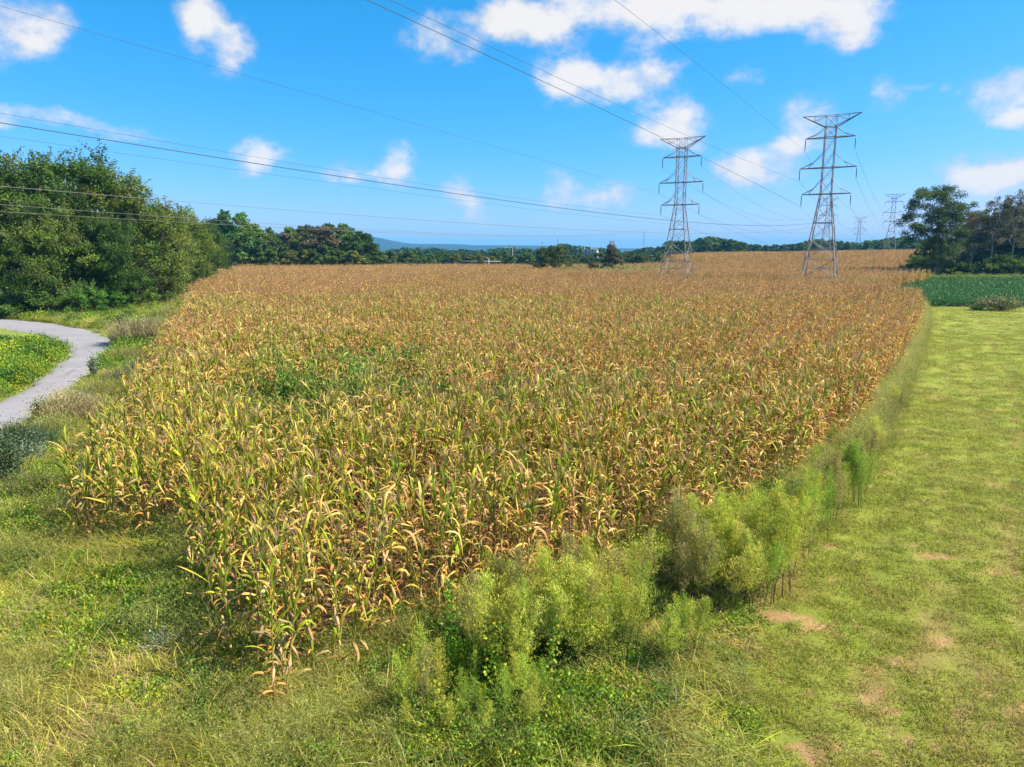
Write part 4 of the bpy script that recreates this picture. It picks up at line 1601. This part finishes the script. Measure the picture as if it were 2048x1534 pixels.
# middle distance trees
pC = [tree_proto(1100 + k, 12, (5.4, 4.6, 6.2, 4.4, 5.2, 5.0)[k], (.8, 1.2, .6, 1.0, 2.5, .8)[k], (7500, 7000, 8500, 6500, 3600, 7000)[k], .62, (G2, G1, G2, G3, BR, G1)[k], 60, 8, limbs=7) for k in range(6)]
KIND = {0: 'dark green round tree', 1: 'olive green tree', 2: 'broad dark tree', 3: 'yellowish green tree', 4: 'thin brownish half bare tree', 5: 'mid green bushy tree'}
ROW = [(440, 235, 440, 0), (462, 225, 424, 0), (492, 240, 450, 5), (520, 250, 462, 3), (545, 245, 470, 5), (568, 255, 462, 4), (590, 250, 478, 3), (612, 245, 462, 1), (640, 240, 448, 4), (665, 250, 449, 1),
       (612, 235, 495, 3), (690, 245, 468, 0), (715, 238, 462, 2), (738, 240, 486, 2), (560, 236, 490, 1), (510, 232, 488, 5), (655, 236, 490, 5), (478, 230, 480, 1), (430, 210, 470, 1), (500, 262, 452, 5), (535, 262, 458, 0), (582, 262, 458, 5), (606, 262, 452, 1), (692, 262, 452, 5), (726, 255, 468, 2), (752, 250, 497, 5), (705, 230, 500, 3), (630, 232, 502, 5), (585, 232, 500, 3), (540, 228, 500, 5), (675, 228, 498, 1)]
ROWWH = ['first from the left wood', 'tallest at the left end', 'right of the tallest', 'fourth along', 'behind the low ones', 'left of centre', 'near the middle', 'left of the bare pair', 'of the bare pair, left one',
         'right of the bare one', 'low in front at the middle', 'left of the great dark one', 'the great rounded one at the right end', 'last before the open fields', 'low in front left of middle', 'low in front of the fourth', 'low in front of the bare pair', 'low near the tallest', 'joining wood and treeline', 'behind the tallest', 'behind the fourth', 'back row near the middle', 'back row left of the bare pair', 'back row before the great one', 'back row behind the great one',
         'smallest at the far right end', 'low in front of the great one', 'low front row centre', 'low front row left of centre', 'low front row by the fourth', 'low front row below the bare pair']
for k, (px_, dd_, top, pk) in enumerate(ROW):
    b_ = at(px_, 500, dd_)
    Ht = at(px_, top, dd_)[2]
    s_ = Ht / 12.4
    w_ = s_ * (1.35 if Ht < 10 else 1.15)
    place_tree('treeline_tree', pC[pk], b_[0], dd_, (w_, w_, s_), rt.uniform(0, 6), KIND[pk] + ' in the left treeline, ' + ROWWH[k], 'trees in the treeline left of the hill')

# open middle: young trees in front, dark wood behind
mid_lab = {0: 'low dark green tree', 1: 'low olive tree', 2: 'low broad dark tree', 3: 'low yellowish tree', 4: 'low brownish tree', 5: 'low bushy green tree'}
for k in range(66):
    px_ = 765 + k * 9.0 + rt.uniform(-4, 4)
    dd_ = rt.uniform(297, 345)
    pk = rt.choice([0, 1, 5, 5, 3, 1, 5, 4 if k % 9 == 0 else 5])
    top = (rt.uniform(498, 511) if px_ < 1000 else rt.uniform(502, 511))
    if 930 < px_ < 985:
        pk, top = 3, rt.uniform(506, 511)
    b_ = at(px_, 500, dd_)
    z_ = float(terrain(b_[0], dd_))
    Ht = at(px_, top, dd_)[2] - z_
    s_ = Ht / 13.0
    nm = mid_lab[pk] + (' in the young trees beyond the corn, below the blue hill' if px_ < 1000 else ' in the young trees beyond the corn, around the field bush')
    place_tree('young_tree', pC[pk], b_[0], dd_, (s_ * rt.uniform(1.1, 1.6),) * 2 + (s_,), rt.uniform(0, 6), nm, nm)
SKY = [(740, 506), (760, 503), (790, 497), (800, 494), (870, 494), (900, 497), (960, 499), (1000, 495), (1020, 491), (1050, 496), (1080, 496), (1110, 490), (1125, 485), (1150, 488), (1185, 493), (1210, 494), (1240, 500), (1262, 499), (1285, 492), (1320, 492), (1340, 478), (1365, 478),
       (1388, 482), (1404, 474), (1425, 472), (1450, 474), (1475, 482), (1500, 486), (1530, 490), (1560, 488), (1600, 484), (1630, 476), (1650, 478), (1680, 479), (1710, 481), (1740, 480), (1770, 476), (1800, 470), (1830, 474), (1870, 476), (1920, 478), (1990, 480), (2060, 480)]
sx_, sy_ = [a_ for a_, b_ in SKY], [b_ for a_, b_ in SKY]
px_ = 740.0
while px_ < 2080:
    big = px_ > 1330
    dd_ = rt.uniform(560, 700) if not big else rt.uniform(440, 500)
    top = np.interp(px_, sx_, sy_) + rt.uniform(-1.0, 4)
    pk = rt.choice([0, 2, 2, 0, 1])
    b_ = at(px_, 500, dd_)
    z_ = float(terrain(b_[0], dd_))
    Ht = max(at(px_, top, dd_)[2] - z_, 4)
    s_ = Ht / 13.0
    spots = [(790, 'distant wood just right of the great rounded tree'), (900, 'distant wood below the long hill slope'), (1000, 'distant wood left of the twin poles'), (1110, 'distant wood left of the field bush'),
             (1180, 'distant wood behind the big field bush'), (1260, 'distant wood around the white frame'), (1330, 'distant wood by the radio mast'), (1395, 'wood behind the left big pylon'), (1500, 'rounded wood right of the left big pylon'),
             (1600, 'low wood between the two big pylons'), (1690, 'wood behind the tallest pylon'), (1770, 'wood between the tallest pylon and the next'), (1840, 'wood behind the pylon near the trees'), (3000, 'wood behind the right hand trees')]
    nm = {0: 'dark green', 1: 'olive green', 2: 'broad dark'}[pk] + ' tree in the ' + [t_ for l_, t_ in spots if px_ < l_][0]
    place_tree('distant_tree', pC[pk], b_[0], dd_, (max(s_ * 1.15, .75) * rt.uniform(1, 1.3),) * 2 + (s_,), rt.uniform(0, 6), nm, nm)
    px_ += rt.uniform(7, 11)
# bushes in the overgrown hole
pD = [tree_proto(1200 + k, 8, (4.2, 3.0, 2.6)[k], .1, 7000, .30, ([(.09, .14, .03), (.13, .15, .05), (.07, .11, .025)], BR, DK)[k], 70, 8, spray=20, limbs=6, sparse=(.0, 1, 0)[k]) for k in range(3)]
for (px_, dd_, top, w_, pk, lb) in [(1088, 184, 493, .72, 0, 'olive half of the big bush standing in the corn'), (1118, 183, 488, .9, 0, 'right darker green half of the big bush standing in the corn'),
                                    (1224, 190, 490, .95, 1, 'brown leafed small tree standing in the corn right of the bush'), (1185, 180, 526, .45, 1, 'low brown bush between the big bush and brown tree'),
                                    (1195, 181, 528, .3, 2, 'low green bush beside the low brown one'), (1205, 180, 531, .3, 2, 'small dark bush at foot of the brown tree'), (1080, 180, 531, .3, 2, 'small dark bush just left of the big bush')]:
    b_ = at(px_, 500, dd_)
    Ht = at(px_, top, dd_)[2]
    s_ = Ht / 8.3
    place_tree('field_bush', pD[pk], b_[0], dd_, (w_ * 1.15, w_ * 1.15, s_), rt.uniform(0, 6), lb, cat='bush')
n = 260
a_ = rng.rand(n) * 6.28
r_ = np.sqrt(rng.rand(n))
x, y = 26 + 15.5 * r_ * np.cos(a_), 190 + 13 * r_ * np.sin(a_)
scatter('reed_patch', vine_src, np.stack([x, y, terrain(x, y)], 1), rots(n, rng, .1), scls(n, rng, 1.5, 2.6, 1.5, 2.3), rng.randint(0, 4, n), 'bright green undergrowth around the bushes in the corn', 'undergrowth')
n = 150
x, y = 78 + 42 * rng.rand(n), 161 + 4 * rng.rand(n)  # brush laid as a dark strip to stand for the right trees' cast shadow
scatter('tree_shadow_strip', vine_src, np.stack([x, y, terrain(x, y)], 1), rots(n, rng, .1), scls(n, rng, 1.3, 2.2, .9, 1.5), rng.randint(0, 4, n), 'low dark green strip of brush standing for tree shadow across the corn', 'shadow_brush')

# right hand trees
G4 = [(.07, .12, .024), (.10, .155, .03), (.125, .175, .035), (.05, .08, .02)]
pE = [tree_proto(1300, 22, 9.0, 5.5, 26000, .36, G4, 150, 16, limbs=13, trunk_r=.45, flat=.9),
      tree_proto(1301, 20, 5.6, 6, 8500, .30, [(.12, .12, .06), (.16, .14, .08), (.09, .10, .04)], 70, 9, trunk_col=(.30, .27, .23), sparse=1, limbs=12, trunk_r=.22),
      tree_proto(1302, 12, 3.6, .5, 9000, .30, [(.10, .15, .035), (.14, .17, .04), (.07, .11, .03)], 60, 7),
      tree_proto(1303, 16, 6.5, 2, 14000, .34, G4, 110, 10),
      tree_proto(1304, 17, 6.0, 4, 5500, .28, [(.2, .15, .10), (.14, .11, .07)], 60, 9, trunk_col=(.30, .26, .23), sparse=1, limbs=13, trunk_r=.24)]
RT = [(1868, 178, 374, 1.05, 0, 22, 'tall dark oak-like tree at the left end of the right hand wood'),
      (1880, 172, 446, .9, 2, 12, 'smaller light green tree at the foot of the tall dark tree'),
      (1945, 180, 415, 1.0, 4, 17, 'leaning half bare grey tree beside the tall dark tree'),
      (1985, 176, 393, 1.0, 1, 20, 'thin leafed tree with a pale trunk near the right edge'),
      (2025, 178, 380, 1.1, 1, 20, 'tallest umbrella shaped tree with a white trunk near the right edge'),
      (1935, 190, 425, 1.0, 3, 16, 'dark tree behind the half bare grey one'),
      (2050, 186, 400, 1.1, 3, 16, 'dark tree cut by the right picture edge'),
      (1850, 190, 490, .9, 3, 16, 'low dark tree bottom left behind the tall dark tree'),
      (2000, 196, 440, 1.1, 3, 16, 'dark tree in the back of the right hand wood'),
      (1905, 195, 455, 1.0, 3, 16, 'dark filling tree between the tall tree and the grey one'),
      (1965, 198, 425, 1.1, 3, 16, 'dark tree filling the gap behind the pale trunked tree'),
      (2030, 200, 415, 1.1, 3, 16, 'dark tree behind the umbrella shaped tree'),
      (2100, 182, 385, 1.1, 3, 16, 'tree beyond the right picture edge')]
for (px_, dd_, top, w_, pk, H0, lb) in RT:
    b_ = at(px_, 500, dd_)
    z_ = float(terrain(b_[0], dd_))
    Ht = at(px_, top, dd_)[2] - z_
    s_ = Ht / (H0 * 1.01)
    place_tree('woodland_tree', pE[pk], b_[0], dd_, (w_ * max(s_, .6), w_ * max(s_, .6), s_), rt.uniform(0, 6), lb)
for k, (px_, dd_, s_) in enumerate([(1838, 186, 1.0), (1858, 182, .9), (1880, 188, 1.4), (1905, 184, 1.2), (1930, 190, 1.5), (1960, 188, 1.4), (1990, 190, 1.6), (2020, 188, 1.5), (2050, 190, 1.6)]):
    b_ = at(px_, 500, dd_)
    place_tree('shrub', pB[k % 2 * 2], b_[0], dd_, (s_ * 1.3, s_ * 1.3, s_), rt.uniform(0, 6), 'dark undergrowth shrub between the trunks of the right hand wood', 'undergrowth of the right hand wood', cat='shrub')
wl = ['leftmost', 'second', 'third', 'fourth', 'fifth', 'sixth', 'seventh', 'eighth', 'ninth', 'tenth', 'eleventh']
for k, px_ in enumerate(range(1835, 2075, 24)):
    dd_ = 174 + rt.uniform(-1, 3)
    b_ = at(px_, 500, dd_)
    s_ = rt.uniform(.55, 1.05) if px_ > 1890 else .55
    place_tree('shrub', pB[k % 2 if k % 3 else 2], b_[0], dd_, (s_ * 1.25, s_ * 1.25, s_), rt.uniform(0, 6), wl[k] + ' dark green shrub from the left along the back of the soybean field', 'shrubs behind the soybean field', cat='shrub')

# ------------------------------------------------------------------ lattice towers
def lattice(mb_, A, B, r_, col=(.3, .3, .3)):
    tube(mb_, [A, B], r_, col, 4)


def tower_meshes(mat, k=1.0):
    """k thickens nothing but is kept for far copies; local x = arm direction, y = line direction"""
    out = []
    lv = [(0, 3.6), (2.6, 3.3), (6.0, 2.85), (9.5, 2.3), (12.5, 1.82), (15.2, 1.42), (17.6, 1.05), (19.9, 1.03), (22.2, 1.02), (24.8, 1.02), (27.4, 1.02), (29.2, 1.02)]
    cor = [(-1, -1), (1, -1), (1, 1), (-1, 1)]
    P_ = lambda i_, c_: np.array([c_[0] * lv[i_][1], c_[1] * lv[i_][1], lv[i_][0]])
    for c_ in cor:
        m_ = MB()
        tube(m_, [P_(i_, c_) for i_ in range(7)], .11, (.3,) * 3, 4)
        tube(m_, [P_(i_, c_) for i_ in range(6, 12)], .095, (.3,) * 3, 4)
        out.append(('leg', m_.mesh('leg', mat)))
    for f_ in range(4):
        a_, b_ = cor[f_], cor[(f_ + 1) % 4]
        m_ = MB()
        for i_ in range(11):
            A0, B0, A1, B1 = P_(i_, a_), P_(i_, b_), P_(i_ + 1, a_), P_(i_ + 1, b_)
            if i_ == 0:
                mid = (A1 + B1) / 2
                lattice(m_, A0, mid, .065)
                lattice(m_, B0, mid, .065)
            else:
                lattice(m_, A0, B1, .042)
                lattice(m_, B0, A1, .042)
            if i_ in (0, 1, 3, 5, 7, 9, 10):
                lattice(m_, A1, B1, .06)
            if i_ in (1, 2):
                lattice(m_, (A0 + B1) / 2, (A0 * .5 + A1 * .5), .035)
                lattice(m_, (A0 + B1) / 2, (B0 * .5 + B1 * .5), .035)
        out.append(('bracing', m_.mesh('bracing', mat)))
    ins = []
    for (h_, hw, tie) in ((17.6, 4.8, 2.6), (22.2, 5.5, 2.6), (27.4, 4.8, 1.8)):
        m_ = MB()
        for sx in (-1, 1):
            tip = np.array([sx * hw, 0, h_])
            for sy in (-1, 1):
                r0 = np.array([sx * 1.05, sy * 1.05, h_])
                lattice(m_, r0, tip, .085)
                up_ = np.array([sx * 1.02, sy * 1.02, h_ + tie])
                mid = np.array([sx * (hw * .55), sy * .5, h_ + tie * .36])
                lattice(m_, up_, mid, .045)
                lattice(m_, mid, tip, .05)
                if tie > 2:
                    lattice(m_, mid, np.array([sx * 1.05, sy * 1.05, h_]) * .35 + tip * .65 * [1, 1, 1], .035)
            ins.append(tip)
        for sy in (-1, 1):
            lattice(m_, (-1.05, sy * 1.05, h_), (1.05, sy * 1.05, h_), .08)
        out.append(('cross_arm', m_.mesh('cross_arm', mat)))
    m_ = MB()
    for sy in (-1, 1):
        for sx in (-1, 1):
            r0 = np.array([sx * 1.02, sy * 1.02, 29.2])
            tip = np.array([sx * 5.6, 0, 31.3])
            lattice(m_, r0, tip, .09)
            t1, t2 = np.array([sx * 1.0, sy * .9, 31.1]), np.array([sx * 3.3, sy * .5, 31.2])
            lattice(m_, r0, t1, .045)
            lattice(m_, t1, t2, .045)
            lattice(m_, t2, tip, .045)
            lattice(m_, t1, r0 * .5 + tip * .5, .035)
            lattice(m_, t2, r0 * .5 + tip * .5, .035)
            lattice(m_, r0, np.array([-sx * 1.0, sy * .9, 31.1]), .04)
        lattice(m_, (-1, sy * .9, 31.1), (1, sy * .9, 31.1), .045)
        lattice(m_, (-1.02, sy * 1.02, 29.2), (1.02, sy * 1.02, 29.2), .08)
    out.append(('ground_wire_peak', m_.mesh('ground_wire_peak', mat)))
    im = MB()
    tube(im, [(0, 0, 0), (0, 0, -.25), (0, 0, -.26), (0, 0, -1.9), (0, 0, -1.91), (0, 0, -2.15)], (.03, .03, .085, .085, .04, .04), (.1, .1, .1), 6)
    im = im.mesh('insulator', M_INS)
    return out, im, ins


TM, INS_MESH, INS = tower_meshes(M_STEEL)
TMF, _, _ = tower_meshes(M_STEEL_FAR)
TROT = math.atan2(-.49, .872)


def tower(x_, y_, z_, label, meshes, rz=TROT, ins=True, sc_=1.0):
    r = bpy.data.objects.new('pylon', None)
    COL.objects.link(r)
    r.location = (float(x_), float(y_), float(z_))
    r.rotation_euler = (0, 0, rz)
    r.scale = (sc_ * .86, sc_ * .86, sc_)
    for nm, me in meshes:
        obj(nm, me, r)
    if ins:
        for t_ in INS:
            obj('insulator', INS_MESH, r, t_)
    tag(r, label, 'pylon', 'lattice power pylons standing in the corn')
    return r


def tpt(T, loc_):
    c_, s_ = math.cos(T[4]), math.sin(T[4])
    k_ = T[3]
    return np.array([T[0] + .86 * k_ * (c_ * loc_[0] - s_ * loc_[1]), T[1] + .86 * k_ * (s_ * loc_[0] + c_ * loc_[1]), T[2] + k_ * loc_[2]])


def TW(px_, dd_, top, rz=TROT):
    b_ = at(px_, 500, dd_)
    z_ = float(terrain(b_[0], dd_)) - .3
    k_ = (at(px_, top, dd_)[2] - z_) / 31.3
    return (b_[0], dd_, z_, k_, rz)


T1, T2 = TW(1356, 139, 275), TW(1643, 126, 229)
T3, T4, T5, T6 = TW(1779, 346, 388), TW(1715, 520, 434), TW(1803, 520, 428), TW(1650, 383, 396)
for T, lb, ms in ((T1, 'left one of the two big lattice pylons in the corn', TM), (T2, 'nearest and tallest lattice pylon, right of the other big one', TM), (T3, 'pylon on the rise beside the tall dark tree', TMF),
                  (T4, 'small distant pylon between the tallest pylon and the one beside the trees', TMF), (T5, 'distant pylon half hidden by the tall dark tree', TMF), (T6, 'distant pylon seen through the legs of the tallest pylon', TMF)):
    tower(T[0], T[1], T[2], lb, ms, T[4], True, T[3])


def wire(A, B, sag, r_, label, mat=None, n_=48, r1=None):
    t_ = np.linspace(0, 1, n_)
    A, B = np.array(A, float), np.array(B, float)
    P_ = A + (B - A) * t_[:, None]
    P_[:, 2] -= 4 * sag * t_ * (1 - t_)
    m_ = MB()
    o_ = P_[0].copy()
    tube(m_, P_ - o_, np.linspace(r_, r1 or r_, n_), (.2, .2, .2), 4)
    o = obj('power_line', m_.mesh('power_line', mat or M_WIRE), None, o_)
    tag(o, label, 'wire')


def fitted(A, B, mid_px, r_, label, mat=None, r1=None):
    """cable hung between two points, its sag such that it passes the given sight line"""
    A, B = np.array(A, float), np.array(B, float)
    d = pxdir(*mid_px)
    # where the vertical plane of the cable meets the sight line
    ux, uy = d[0], d[1]
    den = (B[0] - A[0]) * uy - (B[1] - A[1]) * ux
    t_ = (A[1] * ux - A[0] * uy) / den
    y_ = A[1] + (B[1] - A[1]) * t_
    zc = CAMZ + d[2] * y_ / d[1]
    zl = A[2] + (B[2] - A[2]) * t_
    sag = (zl - zc) / (4 * t_ * (1 - t_))
    wire(A, B, sag, r_, label, mat, r1=r1)


SIDE = [('lower left', INS[0]), ('lower right', INS[1]), ('middle left', INS[2]), ('middle right', INS[3]), ('upper left', INS[4]), ('upper right', INS[5])]
low = np.array([0, 0, -2.15])
for (Ta, Tb, nm) in ((T1, T6, 'left big pylon'), (T2, T3, 'tallest pylon')):
    for s_, p_ in SIDE:
        wire(tpt(Ta, p_ + low), tpt(Tb, p_ + low), 7.5, .018, 'thin wire running away from the %s arm of the %s' % (s_, nm), r1=.03)
for (Ta, Tb, nm) in ((T3, T5, 'pylon beside the trees'), (T6, T4, 'pylon seen through legs')):
    for s_, p_ in SIDE[:4]:
        wire(tpt(Ta, p_ + low), tpt(Tb, p_ + low), 4, .02, 'faint distant wire from the %s arm of the %s' % (s_, nm), r1=.03)
# wires coming over the camera
fitted(at(560, -80, 44), tpt(T2, INS[0] + low), (1340, 283), .024, 'dark thick wire crossing the sky from the top centre to the tallest pylon')
fitted(at(640, -66, 40), tpt(T2, INS[2] + low), (1024, 113), .014, 'thin wire just above the dark thick one in the top centre sky')
fitted(at(1100, -100, 40), tpt(T2, INS[4] + low), (1340, 85), .014, 'faint wire through the white cloud to the top of the tallest pylon')
fitted(at(-120, -22, 44), tpt(T1, INS[2] + low), (470, 145), .011, 'thin wire from the top left corner to the left big pylon')
fitted(at(-120, 205, 46), tpt(T1, INS[0] + low), (700, 345), .011, 'thin wire just above the dark wire at the left')
fitted(at(-120, 255, 46), at(1420, 452, 300), (430, 333), .009, 'faint wire just below the dark wire at the left', r1=.02)
fitted(at(-120, 226, 36), at(1634, 445, 250), (1024, 403), .022, 'dark wire sloping from the left edge below the tall clouds', r1=.05)
fitted(at(-120, 362, 40), at(1640, 452, 250), (1024, 452), .013, 'pale wire crossing in front of the upper left wood', M_WIRE2, r1=.035)
fitted(at(-120, 400, 42), at(1300, 458, 260), (520, 446), .011, 'upper of the two close pale wires across the left wood', M_WIRE2, r1=.03)
fitted(at(-120, 416, 42), at(1300, 462, 260), (500, 452), .011, 'lower of the two close pale wires across the left wood', M_WIRE2, r1=.03)

# ------------------------------------------------------------------ far small structures
def bar(m_, A, B, r_):
    tube(m_, [A, B], r_, (.5,) * 3, 4)


def pole(px_, dd_, top, label, arm=1.6, r_=.28, sc_=None):
    b_ = at(px_, 500, dd_)
    zt = at(px_, top, dd_)[2]
    root = bpy.data.objects.new('utility_pole', None)
    COL.objects.link(root)
    root.location = (float(b_[0]), dd_, 0)
    m_ = MB()
    bar(m_, (0, 0, 0), (0, 0, zt), r_)
    obj('shaft', m_.mesh('shaft', M_WOODPOLE), root)
    m_ = MB()
    bar(m_, (-arm, 0, zt - .8), (arm, 0, zt - .8), .14)
    obj('cross_arm', m_.mesh('cross_arm', M_WOODPOLE), root)
    tag(root, label, 'utility pole')


pole(1012, 330, 503, 'short pale utility pole left of the twin poles in the distant trees')
pole(992, 330, 507, 'shortest pale utility pole beside the white roadside structure')
# twin pole with cross beam
b_ = at(1018, 500, 340)
root = obj('twin_pole', None, None, (b_[0], 340, 0))
for dx in (-1.4, 1.6):
    m_ = MB()
    bar(m_, (dx, 0, 0), (dx, 0, 8.2), .22)
    obj('pole', m_.mesh('pole', M_WOODPOLE), root)
m_ = MB()
bar(m_, (-2, 0, 8.2), (2, 0, 8.2), .16)
obj('cross_beam', m_.mesh('cross_beam', M_WHITE), root)
tag(root, 'twin pale poles joined by a beam above the distant trees', 'utility pole')
# white substation frame
b_ = at(1182, 500, 330)
root = obj('substation_frame', None, None, (b_[0], 330, 0))
for k in range(5):
    dx = -3.0 + k * 1.5
    m_ = MB()
    bar(m_, (dx, 0, 0), (dx, 0, (9.0, 7.8, 9.6, 7.8, 7.4)[k]), .2)
    bar(m_, (dx, 3, 0), (dx, 3, 7.6), .18)
    obj('column', m_.mesh('column', M_WHITE), root)
for z_ in (5.9, 7.3):
    m_ = MB()
    bar(m_, (-3.2, 0, z_), (3.2, 0, z_), .16)
    bar(m_, (-3.2, 3, z_), (3.2, 3, z_), .16)
    for k in range(6):
        bar(m_, (-3.0 + k * 1.2, 0, z_), (-3.0 + k * 1.2, 3, z_), .12)
    obj('beam', m_.mesh('beam', M_WHITE), root)
m_ = MB()
m_.add([(2.2, -.6, 3.2), (3.3, -.6, 3.2), (3.3, .6, 3.2), (2.2, .6, 3.2), (2.2, -.6, 6.6), (3.3, -.6, 6.6), (3.3, .6, 6.6), (2.2, .6, 6.6)],
       [(0, 1, 5, 4), (1, 2, 6, 5), (2, 3, 7, 6), (3, 0, 4, 7), (4, 5, 6, 7)], (.7,) * 3)
obj('tank', m_.mesh('tank', M_WHITE), root)
tag(root, 'white steel substation frame above the distant trees', 'substation')
# road beyond the field with its pale barrier
m_ = MB()
A, B = at(880, 500, 290), at(1000, 500, 290)
for k in range(2):
    z0, z1 = (.2, 1.35)
m_.add([(A[0], 306, 1.9), (B[0], 306, 1.9), (B[0], 306.4, 1.9), (A[0], 306.4, 1.9), (A[0], 306, 2.45), (B[0], 306, 2.45), (B[0], 306.4, 2.45), (A[0], 306.4, 2.45)],
       [(0, 1, 5, 4), (1, 2, 6, 5), (2, 3, 7, 6), (3, 0, 4, 7), (4, 5, 6, 7), (3, 2, 1, 0)], (.6,) * 3)
o_ = np.array([(A[0] + B[0]) / 2, 306, 0])
root = obj('road_barrier', None, None, o_)
m_.V = [v - o_.astype(np.float32) for v in m_.V]
obj('rail', m_.mesh('rail', M_CONC), root)
for k in range(9):
    q = MB()
    xx = (A[0] - B[0]) / 2 + (B[0] - A[0]) * k / 8
    bar(q, (xx, .2, 0), (xx, .2, 1.7), .12)
    obj('post', q.mesh('post', M_CONC), root)
tag(root, 'long low pale roadside barrier beyond the corn', 'barrier')
# small grey white structure by the road
b_ = at(976, 500, 300)
root = obj('roadside_cabinet', None, None, (b_[0], 300, .6), sc=.68)
q = MB()
q.add([(-.5, -.5, 0), (.9, -.5, 0), (.9, .5, 0), (-.5, .5, 0), (-.3, -.5, 4.0), (.9, -.5, 3.5), (.9, .5, 3.5), (-.3, .5, 4.0)], [(0, 1, 5, 4), (1, 2, 6, 5), (2, 3, 7, 6), (3, 0, 4, 7), (4, 5, 6, 7)], (.5,) * 3)
obj('body', q.mesh('body', M_CONC), root)
q = MB()
bar(q, (-.9, 0, 4.9), (.9, 0, 4.0), .12)
bar(q, (-.3, 0, 3.9), (-.9, 0, 4.9), .1)
obj('arm', q.mesh('arm', M_WHITE), root)
tag(root, 'grey white leaning structure at the far road beside the yellowish tree', 'structure')
# radio mast
b_ = at(1287, 500, 700)
root = obj('radio_mast', None, None, (b_[0], 700, 0))
zt = at(1287, 463, 700)[2]
q = MB()
for k in range(3):
    a_ = k * 2.094
    bar(q, (math.cos(a_) * .9, math.sin(a_) * .9, 0), (math.cos(a_) * .4, math.sin(a_) * .3, zt), .05)
obj('leg', q.mesh('leg', M_STEEL_FAR), root)
q = MB()
for k in range(10):
    z0, z1 = zt * k / 10, zt * (k + 1) / 10
    for w in range(3):
        a_, a2 = w * 2.094, (w + 1) * 2.094
        bar(q, (math.cos(a_) * .7, math.sin(a_) * .7, z0), (math.cos(a2) * .7, math.sin(a2) * .7, z1), .03)
obj('bracing', q.mesh('bracing', M_STEEL_FAR), root)
tag(root, 'slim far off radio mast left of the left big pylon', 'mast')

# ------------------------------------------------------------------ haze
HZ = True
if HZ:
    hb = MB()
    x0, x1, y0, y1, z0, z1 = -9200, 9200, -3200, 9200, -9, 135
    hb.add([(x0, y0, z0), (x1, y0, z0), (x1, y1, z0), (x0, y1, z0), (x0, y0, z1), (x1, y0, z1), (x1, y1, z1), (x0, y1, z1)],
           [(0, 3, 2, 1), (4, 5, 6, 7), (0, 1, 5, 4), (1, 2, 6, 5), (2, 3, 7, 6), (3, 0, 4, 7)], (1, 1, 1))
    m = bpy.data.materials.new('haze_air')
    m.use_nodes = True
    nt = m.node_tree
    nt.nodes.clear()
    pv = N(nt, 'ShaderNodeVolumePrincipled')
    pv.inputs['Color'].default_value = (.14, .57, 1.0, 1)
    pv.inputs['Density'].default_value = 0.00013
    pv.inputs['Anisotropy'].default_value = 0.0
    mo = N(nt, 'ShaderNodeOutputMaterial')
    nt.links.new(pv.outputs[0], mo.inputs['Volume'])
    hz_o = obj('haze', hb.mesh('haze', m))
    hz_o['kind'] = 'stuff'
print('objects', len(SC.objects), 'tris', sum(len(m_.polygons) for m_ in bpy.data.meshes))
